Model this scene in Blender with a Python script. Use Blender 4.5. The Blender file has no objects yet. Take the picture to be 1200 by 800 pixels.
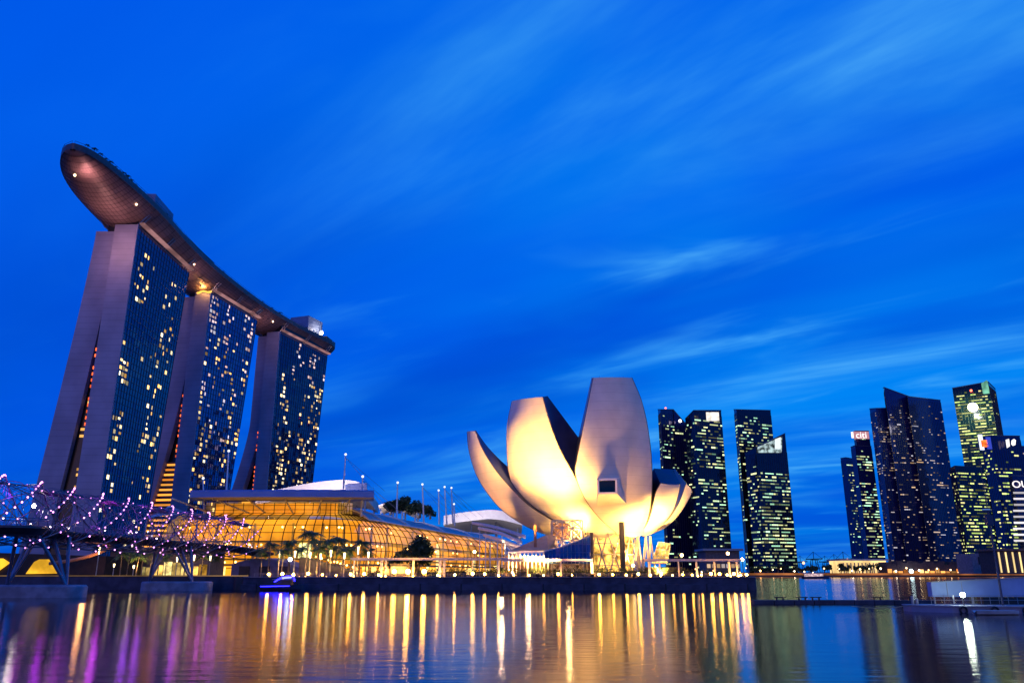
import bpy, math, random
from mathutils import Vector
from mathutils import noise as mnoise
random.seed(11)
R = math.radians
S = bpy.context.scene
COL = S.collection

# ------------------------------------------------------------------ camera
FPX, HORIZON, CAMZ = 934.0, 670.0, 4.2          # focal length in 1200-px units, horizon row, eye height above water
PITCH = math.atan((HORIZON - 400.0) / FPX)
cam_data = bpy.data.cameras.new("camera")
cam_data.sensor_width = 36.0
cam_data.lens = 36.0 * FPX / 1200.0
cam_data.clip_start, cam_data.clip_end = 0.5, 20000.0
cam = bpy.data.objects.new("camera", cam_data)
COL.objects.link(cam)
cam.location = (0, 0, CAMZ)
cam.rotation_euler = (R(90) + PITCH, 0, 0)
S.camera = cam

# ------------------------------------------------------------------ sky, sun, exposure
SUN_ELEV, SUN_ROT = R(3.0), R(196.0)              # afterglow low behind the camera
world = bpy.data.worlds.new("World")
S.world = world
world.use_nodes = True
nt = world.node_tree
nt.nodes.clear()
def N(tree, kind, **kw):
    n = tree.nodes.new(kind)
    for k, v in kw.items():
        setattr(n, k, v)
    return n
def math_(tree, op, a, b=None, c=None, clamp=False):
    n = tree.nodes.new('ShaderNodeMath'); n.operation = op; n.use_clamp = clamp
    for i, v in enumerate((a, b, c)):
        if v is None: continue
        if isinstance(v, (int, float)): n.inputs[i].default_value = v
        else: tree.links.new(v, n.inputs[i])
    return n.outputs[0]
def smooth(tree, v, lo, hi, a=0.0, b=1.0):
    n = tree.nodes.new('ShaderNodeMapRange'); n.interpolation_type = 'SMOOTHSTEP'
    tree.links.new(v, n.inputs[0])
    for i, x in zip((1, 2, 3, 4), (lo, hi, a, b)): n.inputs[i].default_value = x
    return n.outputs[0]
def mixc(tree, f, a, b, mode='MIX'):
    n = tree.nodes.new('ShaderNodeMix'); n.data_type = 'RGBA'; n.blend_type = mode
    for sock, v in ((n.inputs[0], f), (n.inputs[6], a), (n.inputs[7], b)):
        if isinstance(v, (int, float)): sock.default_value = v
        elif isinstance(v, tuple): sock.default_value = (*v, 1) if len(v) == 3 else v
        else: tree.links.new(v, sock)
    return n.outputs[2]
tc = N(nt, 'ShaderNodeTexCoord')
sep = N(nt, 'ShaderNodeSeparateXYZ'); nt.links.new(tc.outputs['Generated'], sep.inputs[0])
X, Y, Z = sep.outputs
zc = math_(nt, 'MAXIMUM', Z, 0.0)
zl = math_(nt, 'ADD', zc, 0.10)                   # cloud layer, softened toward the horizon
u = math_(nt, 'DIVIDE', X, zl); v = math_(nt, 'DIVIDE', Y, zl)
WD = R(-52)
along = math_(nt, 'ADD', math_(nt, 'MULTIPLY', u, math.sin(WD)), math_(nt, 'MULTIPLY', v, math.cos(WD)))
across = math_(nt, 'SUBTRACT', math_(nt, 'MULTIPLY', u, math.cos(WD)), math_(nt, 'MULTIPLY', v, math.sin(WD)))
def cloud_noise(sa, sc, off, detail, rough, dist):
    cb = N(nt, 'ShaderNodeCombineXYZ')
    nt.links.new(math_(nt, 'MULTIPLY', along, sa), cb.inputs[0])
    nt.links.new(math_(nt, 'MULTIPLY', across, sc), cb.inputs[1])
    cb.inputs[2].default_value = off
    n = N(nt, 'ShaderNodeTexNoise')
    nt.links.new(cb.outputs[0], n.inputs['Vector'])
    n.inputs['Scale'].default_value = 1.0
    n.inputs['Detail'].default_value = detail
    n.inputs['Roughness'].default_value = rough
    n.inputs['Distortion'].default_value = dist
    return n.outputs['Fac']
n1 = cloud_noise(0.50, 1.8, 144.5, 6.0, 0.58, 0.45)    # long wind-drawn streaks
n2 = cloud_noise(0.24, 0.55, 35.5, 3.0, 0.5, 0.2)     # where the cloud gathers
n3 = cloud_noise(0.30, 0.8, 15.2, 4.0, 0.5, 0.3)     # darker banks
ramp = N(nt, 'ShaderNodeValToRGB')
nt.links.new(Z, ramp.inputs[0])
cr = ramp.color_ramp
for i, (p, c) in enumerate(((0.0, (0.0, 0.080, 0.73)), (0.12, (0.0, 0.076, 0.73)), (0.28, (0.0, 0.078, 0.75)),
                            (0.45, (0.0, 0.108, 0.84)), (0.62, (0.0, 0.095, 0.83)), (1.0, (0.0, 0.05, 0.48)))):
    e = cr.elements[i] if i < 2 else cr.elements.new(p)
    e.position = p; e.color = (*c, 1)
for e, p in zip(cr.elements, (0.0, 0.12, 0.28, 0.45, 0.62, 1.0)): e.position = p
side = smooth(nt, X, -0.50, 0.30, 0.12, 1.0)          # more cloud over the right of the view
dark = math_(nt, 'MULTIPLY', smooth(nt, n3, 0.46, 0.72), 0.62)
base = mixc(nt, dark, ramp.outputs[0], (0.0, 0.045, 0.50))
n4 = cloud_noise(1.15, 3.1, 17.3, 4.0, 0.55, 0.6)    # short broken wisps inside the streaks
n5 = cloud_noise(0.75, 1.5, 48.8, 3.0, 0.5, 0.4)      # where wisps break through elsewhere
f1 = math_(nt, 'MULTIPLY', smooth(nt, n1, 0.40, 0.86), smooth(nt, n2, 0.36, 0.62))
f1 = math_(nt, 'MULTIPLY', f1, smooth(nt, n4, 0.25, 0.62, 0.35, 1.0))
f2 = math_(nt, 'MULTIPLY', math_(nt, 'MULTIPLY', smooth(nt, n4, 0.45, 0.80), smooth(nt, n5, 0.42, 0.68)), 0.6)
f1 = math_(nt, 'MULTIPLY', math_(nt, 'MULTIPLY', math_(nt, 'MAXIMUM', f1, f2), side), 1.3, clamp=True)
veil = math_(nt, 'MULTIPLY', math_(nt, 'ADD', smooth(nt, n2, 0.35, 0.75), smooth(nt, n5, 0.35, 0.75, 0.0, 0.8)), math_(nt, 'MULTIPLY', side, 0.68), clamp=True)
sky1 = mixc(nt, veil, base, (0.0, 0.23, 0.88))
sky2 = mixc(nt, f1, sky1, (0.045, 0.42, 0.95))
sky2 = mixc(nt, math_(nt, 'MULTIPLY', math_(nt, 'POWER', f1, 2.5), 0.6), sky2, (0.22, 0.62, 1.0))
bg1 = N(nt, 'ShaderNodeBackground'); nt.links.new(sky2, bg1.inputs[0]); bg1.inputs[1].default_value = 0.92
sky = N(nt, 'ShaderNodeTexSky'); sky.sky_type = 'NISHITA'; sky.sun_disc = False
sky.sun_elevation = SUN_ELEV; sky.sun_rotation = SUN_ROT
tint = mixc(nt, 1.0, sky.outputs[0], (0.0, 0.18, 1.0), 'MULTIPLY')
bg2 = N(nt, 'ShaderNodeBackground'); nt.links.new(tint, bg2.inputs[0]); bg2.inputs[1].default_value = 0.05
addsh = N(nt, 'ShaderNodeAddShader'); nt.links.new(bg1.outputs[0], addsh.inputs[0]); nt.links.new(bg2.outputs[0], addsh.inputs[1])
out = N(nt, 'ShaderNodeOutputWorld'); nt.links.new(addsh.outputs[0], out.inputs[0])

sl = bpy.data.lights.new("sun", 'SUN')
sl.energy = 0.28; sl.angle = R(25); sl.color = (1.0, 0.48, 0.42)
sun = bpy.data.objects.new("sun", sl); COL.objects.link(sun)
sd = Vector((math.sin(SUN_ROT) * math.cos(R(9)), math.cos(SUN_ROT) * math.cos(R(9)), math.sin(R(9))))
sun.rotation_euler = (-sd).to_track_quat('-Z', 'Y').to_euler()
sun.location = sd * 50

S.view_settings.view_transform = 'Standard'
S.view_settings.look = 'None'
S.view_settings.exposure = 0.0
S.view_settings.gamma = 1.0
S.view_settings.use_curve_mapping = False
S.render.engine = 'CYCLES'
S.cycles.use_denoising = True
S.cycles.max_bounces = 5
S.cycles.diffuse_bounces = 2
S.cycles.glossy_bounces = 3
S.cycles.transmission_bounces = 3
S.cycles.transparent_max_bounces = 8
S.cycles.sample_clamp_indirect = 6.0
S.cycles.caustics_reflective = False
S.cycles.caustics_refractive = False
S.cycles.use_light_tree = True

# ------------------------------------------------------------------ pixel rays of the survey photograph -> world points
CP, SP = math.cos(PITCH), math.sin(PITCH)
def ray(px, py):
    a = (px - 600.0) / FPX; b = (400.0 - py) / FPX
    return Vector((a, CP - b * SP, SP + b * CP))
def PY(px, py, yy):
    d = ray(px, py); k = yy / d.y
    return Vector((d.x * k, yy, CAMZ + d.z * k))
def PZ(px, py, z):
    d = ray(px, py); k = (z - CAMZ) / d.z
    return Vector((d.x * k, d.y * k, z))

# ------------------------------------------------------------------ materials
MATS = {}
def pmat(name, col, rough=0.6, metal=0.0, var=0.2, scale=0.6, bump=0.0, ior=1.45, stripes=None):
    if name in MATS: return MATS[name]
    m = bpy.data.materials.new(name); m.use_nodes = True
    t = m.node_tree; b = t.nodes['Principled BSDF']
    b.inputs['Roughness'].default_value = rough
    b.inputs['Metallic'].default_value = metal
    b.inputs['IOR'].default_value = ior
    co = N(t, 'ShaderNodeTexCoord')
    no = N(t, 'ShaderNodeTexNoise'); no.inputs['Scale'].default_value = scale; no.inputs['Detail'].default_value = 5
    t.links.new(co.outputs['Object'], no.inputs['Vector'])
    f = smooth(t, no.outputs['Fac'], 0.3, 0.7)
    c = mixc(t, f, tuple(x * (1 - var) for x in col), tuple(min(1, x * (1 + var)) for x in col))
    if stripes:
        period, width, depth = stripes
        sp = N(t, 'ShaderNodeSeparateXYZ'); t.links.new(co.outputs['Object'], sp.inputs[0])
        fr = math_(t, 'FRACT', math_(t, 'DIVIDE', sp.outputs[2], period))
        ln = math_(t, 'MULTIPLY', math_(t, 'LESS_THAN', fr, width), depth)
        c = mixc(t, ln, c, tuple(x * 0.25 for x in col))
    t.links.new(c, b.inputs['Base Color'])
    if bump:
        bp = N(t, 'ShaderNodeBump'); bp.inputs['Strength'].default_value = bump
        n2_ = N(t, 'ShaderNodeTexNoise'); n2_.inputs['Scale'].default_value = scale * 6
        t.links.new(co.outputs['Object'], n2_.inputs['Vector'])
        t.links.new(n2_.outputs['Fac'], bp.inputs['Height']); t.links.new(bp.outputs[0], b.inputs['Normal'])
    MATS[name] = m
    return m
def emat(name, col, strength, rand=0.0, col2=None, sample=True, noise=None):
    """something that gives off light; 'rand' varies lamp to lamp, 'noise' = (scale, lo, hi) varies over a large lit pane"""
    if name in MATS: return MATS[name]
    m = bpy.data.materials.new(name); m.use_nodes = True
    t = m.node_tree; t.nodes.clear()
    e = N(t, 'ShaderNodeEmission'); o = N(t, 'ShaderNodeOutputMaterial'); t.links.new(e.outputs[0], o.inputs[0])
    oi = N(t, 'ShaderNodeObjectInfo'); g = N(t, 'ShaderNodeNewGeometry')
    h = math_(t, 'FRACT', math_(t, 'ADD', oi.outputs['Random'], g.outputs['Random Per Island']))
    h2 = math_(t, 'FRACT', math_(t, 'MULTIPLY', h, 7.31))
    st = math_(t, 'MULTIPLY', math_(t, 'ADD', math_(t, 'MULTIPLY', math_(t, 'POWER', h, 1.6), 2 * rand), 1 - rand), strength)
    if noise:
        co = N(t, 'ShaderNodeTexCoord')
        no = N(t, 'ShaderNodeTexNoise'); no.inputs['Scale'].default_value = noise[0]; no.inputs['Detail'].default_value = 4
        t.links.new(co.outputs['Object'], no.inputs['Vector'])
        st = math_(t, 'MULTIPLY', st, smooth(t, no.outputs['Fac'], 0.32, 0.68, noise[1], noise[2]))
    c = mixc(t, h2, col, col2 or col)
    t.links.new(c, e.inputs[0]); t.links.new(st, e.inputs[1])
    m.cycles.emission_sampling = 'AUTO' if sample else 'NONE'
    MATS[name] = m
    return m
def glass_mat(name, col, rough, ior, cell, tilt, coat=(0.55, 0.42, 1.0)):
    """curtain wall: every pane sits a touch out of true, so the sky breaks up in it"""
    if name in MATS: return MATS[name]
    m = bpy.data.materials.new(name); m.use_nodes = True
    t = m.node_tree; b = t.nodes['Principled BSDF']
    b.inputs['Base Color'].default_value = (*col, 1); b.inputs['Specular Tint'].default_value = (*coat, 1); b.inputs['Roughness'].default_value = rough; b.inputs['IOR'].default_value = ior
    co = N(t, 'ShaderNodeTexCoord')
    sn = N(t, 'ShaderNodeVectorMath', operation='SNAP'); t.links.new(co.outputs['Object'], sn.inputs[0]); sn.inputs[1].default_value = cell
    wn = N(t, 'ShaderNodeTexWhiteNoise', noise_dimensions='3D'); t.links.new(sn.outputs[0], wn.inputs['Vector'])
    sb = N(t, 'ShaderNodeVectorMath', operation='SUBTRACT'); t.links.new(wn.outputs['Color'], sb.inputs[0]); sb.inputs[1].default_value = (.5, .5, .5)
    sc = N(t, 'ShaderNodeVectorMath', operation='SCALE'); t.links.new(sb.outputs[0], sc.inputs[0]); sc.inputs['Scale'].default_value = tilt
    g = N(t, 'ShaderNodeNewGeometry')
    ad = N(t, 'ShaderNodeVectorMath', operation='ADD'); t.links.new(g.outputs['Normal'], ad.inputs[0]); t.links.new(sc.outputs[0], ad.inputs[1])
    nm = N(t, 'ShaderNodeVectorMath', operation='NORMALIZE'); t.links.new(ad.outputs[0], nm.inputs[0])
    t.links.new(nm.outputs[0], b.inputs['Normal'])
    MATS[name] = m
    return m
def amber_glass(name):
    if name in MATS: return MATS[name]
    m = bpy.data.materials.new(name); m.use_nodes = True
    t = m.node_tree; t.nodes.clear()
    o = N(t, 'ShaderNodeOutputMaterial')
    tr = N(t, 'ShaderNodeBsdfTransparent'); tr.inputs[0].default_value = (0.95, 0.80, 0.50, 1)
    gl = N(t, 'ShaderNodeBsdfGlossy'); gl.inputs['Roughness'].default_value = 0.08; gl.inputs[0].default_value = (0.8, 0.85, 1, 1)
    fr = N(t, 'ShaderNodeFresnel'); fr.inputs[0].default_value = 1.5
    mx = N(t, 'ShaderNodeMixShader'); t.links.new(fr.outputs[0], mx.inputs[0]); t.links.new(tr.outputs[0], mx.inputs[1]); t.links.new(gl.outputs[0], mx.inputs[2])
    fr2 = math_(t, 'MULTIPLY', fr.outputs[0], 0.14); t.links.new(fr2, mx.inputs[0])
    em = N(t, 'ShaderNodeEmission'); em.inputs[0].default_value = (1.0, 0.48, 0.05, 1)  # interior glow added to the glass itself as emission
    co = N(t, 'ShaderNodeTexCoord'); no = N(t, 'ShaderNodeTexNoise'); no.inputs['Scale'].default_value = 0.07; no.inputs['Detail'].default_value = 4
    t.links.new(co.outputs['Object'], no.inputs['Vector']); t.links.new(smooth(t, no.outputs['Fac'], .32, .68, 0.03, 0.42), em.inputs[1])
    ad = N(t, 'ShaderNodeAddShader'); t.links.new(mx.outputs[0], ad.inputs[0]); t.links.new(em.outputs[0], ad.inputs[1])
    t.links.new(ad.outputs[0], o.inputs[0])
    m.cycles.emission_sampling = 'NONE'
    MATS[name] = m
    return m

# ------------------------------------------------------------------ mesh building
ORG = {}
class MB:
    def __init__(s): s.v, s.f, s.m = [], [], []
    def add(s, vs, fs, m=0):
        k = len(s.v); s.v += [Vector(p) for p in vs]
        for f in fs: s.f.append([i + k for i in f]); s.m.append(m)
    def obox(s, c, ax, ay, az, m=0):
        c = Vector(c)
        vs = [c + ax * i + ay * j + az * k for k in (-1, 1) for j in (-1, 1) for i in (-1, 1)]
        s.add(vs, [(0, 2, 3, 1), (4, 5, 7, 6), (0, 1, 5, 4), (2, 6, 7, 3), (0, 4, 6, 2), (1, 3, 7, 5)], m)
    def box(s, x0, x1, y0, y1, z0, z1, m=0):
        s.obox(((x0 + x1) / 2, (y0 + y1) / 2, (z0 + z1) / 2), Vector(((x1 - x0) / 2, 0, 0)), Vector((0, (y1 - y0) / 2, 0)), Vector((0, 0, (z1 - z0) / 2)), m)
    def bar(s, p, q, w, h, m=0, up=Vector((0, 0, 1))):
        p, q = Vector(p), Vector(q); d = (q - p)
        L = d.length; d.normalize()
        sx = d.cross(up)
        if sx.length < 1e-4: sx = d.cross(Vector((1, 0, 0)))
        sx.normalize(); sz = sx.cross(d)
        s.obox((p + q) / 2, sx * w / 2, d * L / 2, sz * h / 2, m)
    def path(s, pts, r, n=6, r1=None, cap=True, m=0):
        pts = [Vector(p) for p in pts]; rows = []
        ref = None
        for i, p in enumerate(pts):
            d = (pts[min(i + 1, len(pts) - 1)] - pts[max(i - 1, 0)]).normalized()
            if ref is None:
                ref = d.cross(Vector((0, 0, 1)))
                if ref.length < 0.05: ref = d.cross(Vector((1, 0, 0)))
            a = (ref - d * ref.dot(d)).normalized(); ref = a; b = d.cross(a)
            rr = r if r1 is None else r + (r1 - r) * i / (len(pts) - 1)
            rows.append([p + a * (rr * math.cos(2 * math.pi * k / n)) + b * (rr * math.sin(2 * math.pi * k / n)) for k in range(n)])
        s.grid(rows, True, m)
        if cap:
            k = len(s.v); s.v += rows[0] + rows[-1]
            s.f.append([k + i for i in range(n)][::-1]); s.f.append([k + n + i for i in range(n)]); s.m += [m, m]
    def tube(s, p, q, r, n=6, r1=None, m=0): s.path([p, q], r, n, r1, True, m)
    def grid(s, rows, closed=False, m=0):
        n = len(rows[0]); vs = [p for row in rows for p in row]; fs = []
        for i in range(len(rows) - 1):
            for j in range(n if closed else n - 1):
                k = (j + 1) % n
                fs.append((i * n + j, i * n + k, (i + 1) * n + k, (i + 1) * n + j))
        s.add(vs, fs, m)
    def prism(s, poly, z0, z1, m=0):
        n = len(poly); zt = z1 if isinstance(z1, (list, tuple)) else [z1] * n
        vs = [(p[0], p[1], z0) for p in poly] + [(p[0], p[1], zt[i]) for i, p in enumerate(poly)]
        s.add(vs, [tuple(range(n))[::-1], tuple(range(n, 2 * n))] + [(i, (i + 1) % n, n + (i + 1) % n, n + i) for i in range(n)], m)
    def ball(s, c, r, seg=8, rings=5, sz=1.0, m=0):
        c = Vector(c); rows = []
        for i in range(rings + 1):
            t = math.pi * i / rings
            rows.append([c + Vector((r * math.sin(t) * math.cos(2 * math.pi * k / seg), r * math.sin(t) * math.sin(2 * math.pi * k / seg), -r * sz * math.cos(t))) for k in range(seg)])
        s.grid(rows, True, m)
    def lathe(s, c, prof, n=24, m=0):
        c = Vector(c)
        s.grid([[c + Vector((r * math.cos(2 * math.pi * k / n), r * math.sin(2 * math.pi * k / n), z)) for k in range(n)] for r, z in prof], True, m)
    def build(s, name, mats, parent=None, smooth=False, at=None):
        o0 = Vector(at) if at is not None else (ORG[parent] if parent is not None else Vector((0, 0, 0)))
        me = bpy.data.meshes.new(name)
        me.from_pydata([tuple(p - o0) for p in s.v], [], s.f)
        for m in (mats if isinstance(mats, (list, tuple)) else [mats]): me.materials.append(m)
        if any(s.m): me.polygons.foreach_set('material_index', s.m)
        if smooth: me.polygons.foreach_set('use_smooth', [True] * len(me.polygons))
        me.update()
        o = bpy.data.objects.new(name, me); COL.objects.link(o)
        ORG[o] = o0
        if parent is not None: o.parent = parent
        else: o.location = o0
        return o
def recalc(o):
    import bmesh
    b = bmesh.new(); b.from_mesh(o.data); bmesh.ops.remove_doubles(b, verts=b.verts, dist=0.001)
    bmesh.ops.recalc_face_normals(b, faces=b.faces); b.to_mesh(o.data); b.free()
    return o
def tag(o, label=None, cat=None, group=None, kind=None):
    if label: o['label'] = label
    if cat: o['category'] = cat
    if group: o['group'] = group
    if kind: o['kind'] = kind
    return o
def thing(name, label, cat, loc=(0, 0, 0), group=None):
    o = bpy.data.objects.new(name, None); COL.objects.link(o)
    o.empty_display_size = 0.5
    o.location = loc; ORG[o] = Vector(loc)
    return tag(o, label, cat, group)
def kids(o): return [c for c in bpy.data.objects if c.parent == o]
def dup(root, loc, label, rotz=0.0, scale=1.0):
    r = root.copy(); COL.objects.link(r); r.location = loc; r.rotation_euler = (0, 0, rotz); r.scale = (scale,) * 3
    r['label'] = label; ORG[r] = Vector(loc)
    def rec(src, dst):
        for ch in TREE.get(src, []):
            c = ch.copy(); COL.objects.link(c); c.parent = dst; rec(ch, c)
    if root not in TREE: index_tree(root)
    rec(root, r)
    return r
TREE = {}
def index_tree(root):
    ks = kids(root); TREE[root] = ks
    for k in ks: index_tree(k)
ORDS = ("first second third fourth fifth sixth seventh eighth ninth tenth eleventh twelfth thirteenth fourteenth fifteenth sixteenth seventeenth eighteenth nineteenth twentieth "
        "twenty-first twenty-second twenty-third twenty-fourth twenty-fifth twenty-sixth twenty-seventh twenty-eighth twenty-ninth thirtieth thirty-first thirty-second thirty-third "
        "thirty-fourth thirty-fifth thirty-sixth thirty-seventh thirty-eighth thirty-ninth fortieth").split()
def catmull(pts, n):
    pts = [Vector(p) for p in pts]
    P = [pts[0] * 2 - pts[1]] + pts + [pts[-1] * 2 - pts[-2]]
    m = len(pts) - 1; res = []
    for i in range(n):
        t = i / (n - 1) * m; k = min(int(t), m - 1); t -= k
        a, b, c, d = P[k:k + 4]
        res.append(0.5 * ((2 * b) + (c - a) * t + (2 * a - 5 * b + 4 * c - d) * t * t + (3 * b - a - 3 * c + d) * t ** 3))
    return res
def lamp(name, kind, loc, energy, color, parent=None, target=None, size=0.3, angle=60, blend=0.6):
    l = bpy.data.lights.new(name, kind); l.energy = energy; l.color = color; l.shadow_soft_size = size
    o = bpy.data.objects.new(name, l); COL.objects.link(o)
    base = ORG[parent] if parent is not None else Vector((0, 0, 0))
    o.location = Vector(loc) - base
    if parent is not None: o.parent = parent
    if kind == 'SPOT':
        l.spot_size = R(angle); l.spot_blend = blend
        o.rotation_euler = (Vector(target) - Vector(loc)).to_track_quat('-Z', 'Y').to_euler()
    return o

# common materials
CONC = pmat('pale_concrete_panels', (0.26, 0.25, 0.36), 0.7, var=0.14, scale=0.07, stripes=(3.5, 0.10, 0.22))
DARKM = pmat('dark_metal', (0.02, 0.02, 0.028), 0.45, 0.3)
STEEL = pmat('satin_steel', (0.30, 0.31, 0.36), 0.32, 0.9, var=0.1, scale=0.15)
WHITEP = pmat('white_paint', (0.75, 0.74, 0.72), 0.45, var=0.06, scale=0.3)
GREYP = pmat('grey_paint', (0.25, 0.26, 0.29), 0.5, var=0.12)
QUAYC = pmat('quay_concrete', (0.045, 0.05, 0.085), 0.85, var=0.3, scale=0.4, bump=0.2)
LEAF = pmat('dark_leaves', (0.035, 0.065, 0.022), 0.55, var=0.5, scale=1.5)
BARK = pmat('palm_bark', (0.20, 0.15, 0.10), 0.85, var=0.3, scale=2.5, bump=0.3)
WARMW = emat('lit_room_warm', (1.0, 0.52, 0.12), 1.8, 0.9, (1.0, 0.88, 0.55), sample=False)
PINKW = emat('lit_room_pink', (1.0, 0.55, 0.45), 1.1, 0.6, (0.7, 0.72, 0.9), sample=False)
OFFICEW = emat('lit_office_pale', (0.90, 0.85, 0.36), 1.15, 0.95, (0.40, 0.85, 0.55), sample=False)
GREENW = emat('lit_office_green', (0.62, 0.92, 0.20), 1.1, 0.95, (0.95, 0.85, 0.35), sample=False)
DIMW = emat('lit_flat_dim', (1.0, 0.62, 0.30), 0.55, 0.9, (0.75, 0.75, 0.9), sample=False)
AMBER = emat('amber_lamp', (1.0, 0.52, 0.10), 6.0, 0.3)
#END_HEADER

# ================================================================== water and land
QY, QZ = 205.0, 2.9                                 # quay line and deck height
def water_material():
    m = bpy.data.materials.new('bay_water'); m.use_nodes = True
    t = m.node_tree; b = t.nodes['Principled BSDF']
    t.nodes.remove(b)
    gl = N(t, 'ShaderNodeBsdfGlossy'); gl.distribution = 'BECKMANN'; gl.inputs[0].default_value = (0.95, 0.95, 0.95, 1)
    df = N(t, 'ShaderNodeBsdfDiffuse'); df.inputs[0].default_value = (0.001, 0.004, 0.012, 1)
    fr = N(t, 'ShaderNodeFresnel'); fr.inputs[0].default_value = 1.33
    mx = N(t, 'ShaderNodeMixShader'); t.links.new(fr.outputs[0], mx.inputs[0]); t.links.new(df.outputs[0], mx.inputs[1]); t.links.new(gl.outputs[0], mx.inputs[2])
    t.links.new(mx.outputs[0], t.nodes['Material Output'].inputs[0])
    co = N(t, 'ShaderNodeTexCoord')
    mp = N(t, 'ShaderNodeMapping'); mp.inputs['Scale'].default_value = (0.22, 0.9, 1); t.links.new(co.outputs['Object'], mp.inputs[0])
    a = N(t, 'ShaderNodeTexNoise'); a.inputs['Scale'].default_value = 1.0; a.inputs['Detail'].default_value = 4; t.links.new(mp.outputs[0], a.inputs['Vector'])
    mp2 = N(t, 'ShaderNodeMapping'); mp2.inputs['Scale'].default_value = (0.02, 0.05, 1); t.links.new(co.outputs['Object'], mp2.inputs[0])
    c = N(t, 'ShaderNodeTexNoise'); c.inputs['Scale'].default_value = 1.0; c.inputs['Detail'].default_value = 2; t.links.new(mp2.outputs[0], c.inputs['Vector'])
    rg = smooth(t, c.outputs['Fac'], 0.35, 0.65, 0.128, 0.158)     # wind lanes: smoother and rougher patches
    t.links.new(rg, gl.inputs['Roughness'])
    bp = N(t, 'ShaderNodeBump'); bp.inputs['Strength'].default_value = 0.5; bp.inputs['Distance'].default_value = 0.06
    t.links.new(a.outputs['Fac'], bp.inputs['Height']); t.links.new(bp.outputs[0], gl.inputs['Normal'])
    return m
mb = MB()
xs = [-6000, -1500, -400, -100, 0, 100, 400, 1500, 6000]; ys = [-400, 0, 60, 150, 300, 700, 1500, 4000, 9000]
mb.grid([[(x, y, 0) for x in xs] for y in ys])
tag(mb.build('water', water_material()), kind='structure')
ex = PY(882, 684, QY).x
mb = MB()
mb.prism([(-900, QY + 4), (-70, QY + 4), (-68, QY), (ex, QY), (ex + 3, QY + 7), (ex + 12, 255), (90, 330), (150, 600), (185, 745),
          (190, 760), (2400, 760), (6000, 9000), (-6000, 9000), (-6000, 500)], -2.0, QZ - 0.05)
tag(mb.build('ground', pmat('city_ground', (0.06, 0.06, 0.065), 0.9, var=0.35, scale=0.05)), kind='structure')
mb = MB()
mb.prism([(-66, QY + 0.3), (ex - 0.4, QY + 0.3), (ex + 2, QY + 6.5), (ex + 8, 235), (-60, 235), (-66, 232)], QZ - 0.045, QZ)
tag(mb.build('promenade', pmat('promenade_boards', (0.16, 0.13, 0.11), 0.7, var=0.25, scale=0.8)), kind='structure')
# stepped quay wall with a lower landing and a coping
mb = MB()
mb.box(-66, ex + 0.5, QY - 0.6, QY - 0.02, -0.5, QZ + 0.05)
mb.box(-66, ex - 2, QY - 2.6, QY - 0.62, -0.5, 1.35)
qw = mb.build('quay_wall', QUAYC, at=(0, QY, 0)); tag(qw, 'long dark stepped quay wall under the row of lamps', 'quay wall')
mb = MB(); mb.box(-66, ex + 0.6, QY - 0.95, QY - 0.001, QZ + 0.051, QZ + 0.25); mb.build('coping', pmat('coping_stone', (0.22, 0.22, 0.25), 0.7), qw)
mb = MB()
for i in range(13):
    x = -62 + i * (ex + 60) / 12
    mb.tube((x, QY - 2.65, 0.1), (x, QY - 2.65, 1.5), 0.16, 6)
mb.build('fender', DARKM, qw)
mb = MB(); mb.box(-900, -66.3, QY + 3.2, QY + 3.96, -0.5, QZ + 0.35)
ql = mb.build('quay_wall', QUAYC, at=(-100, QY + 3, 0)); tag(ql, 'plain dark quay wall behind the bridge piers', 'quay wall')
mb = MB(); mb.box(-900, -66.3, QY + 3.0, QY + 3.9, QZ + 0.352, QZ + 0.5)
mb.build('coping', emat('coping_glow', (1.0, 0.55, 0.22), 0.45, 0.0, noise=(0.05, 0.3, 1.2)), ql)  # orange light along the coping put in as emission

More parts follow.
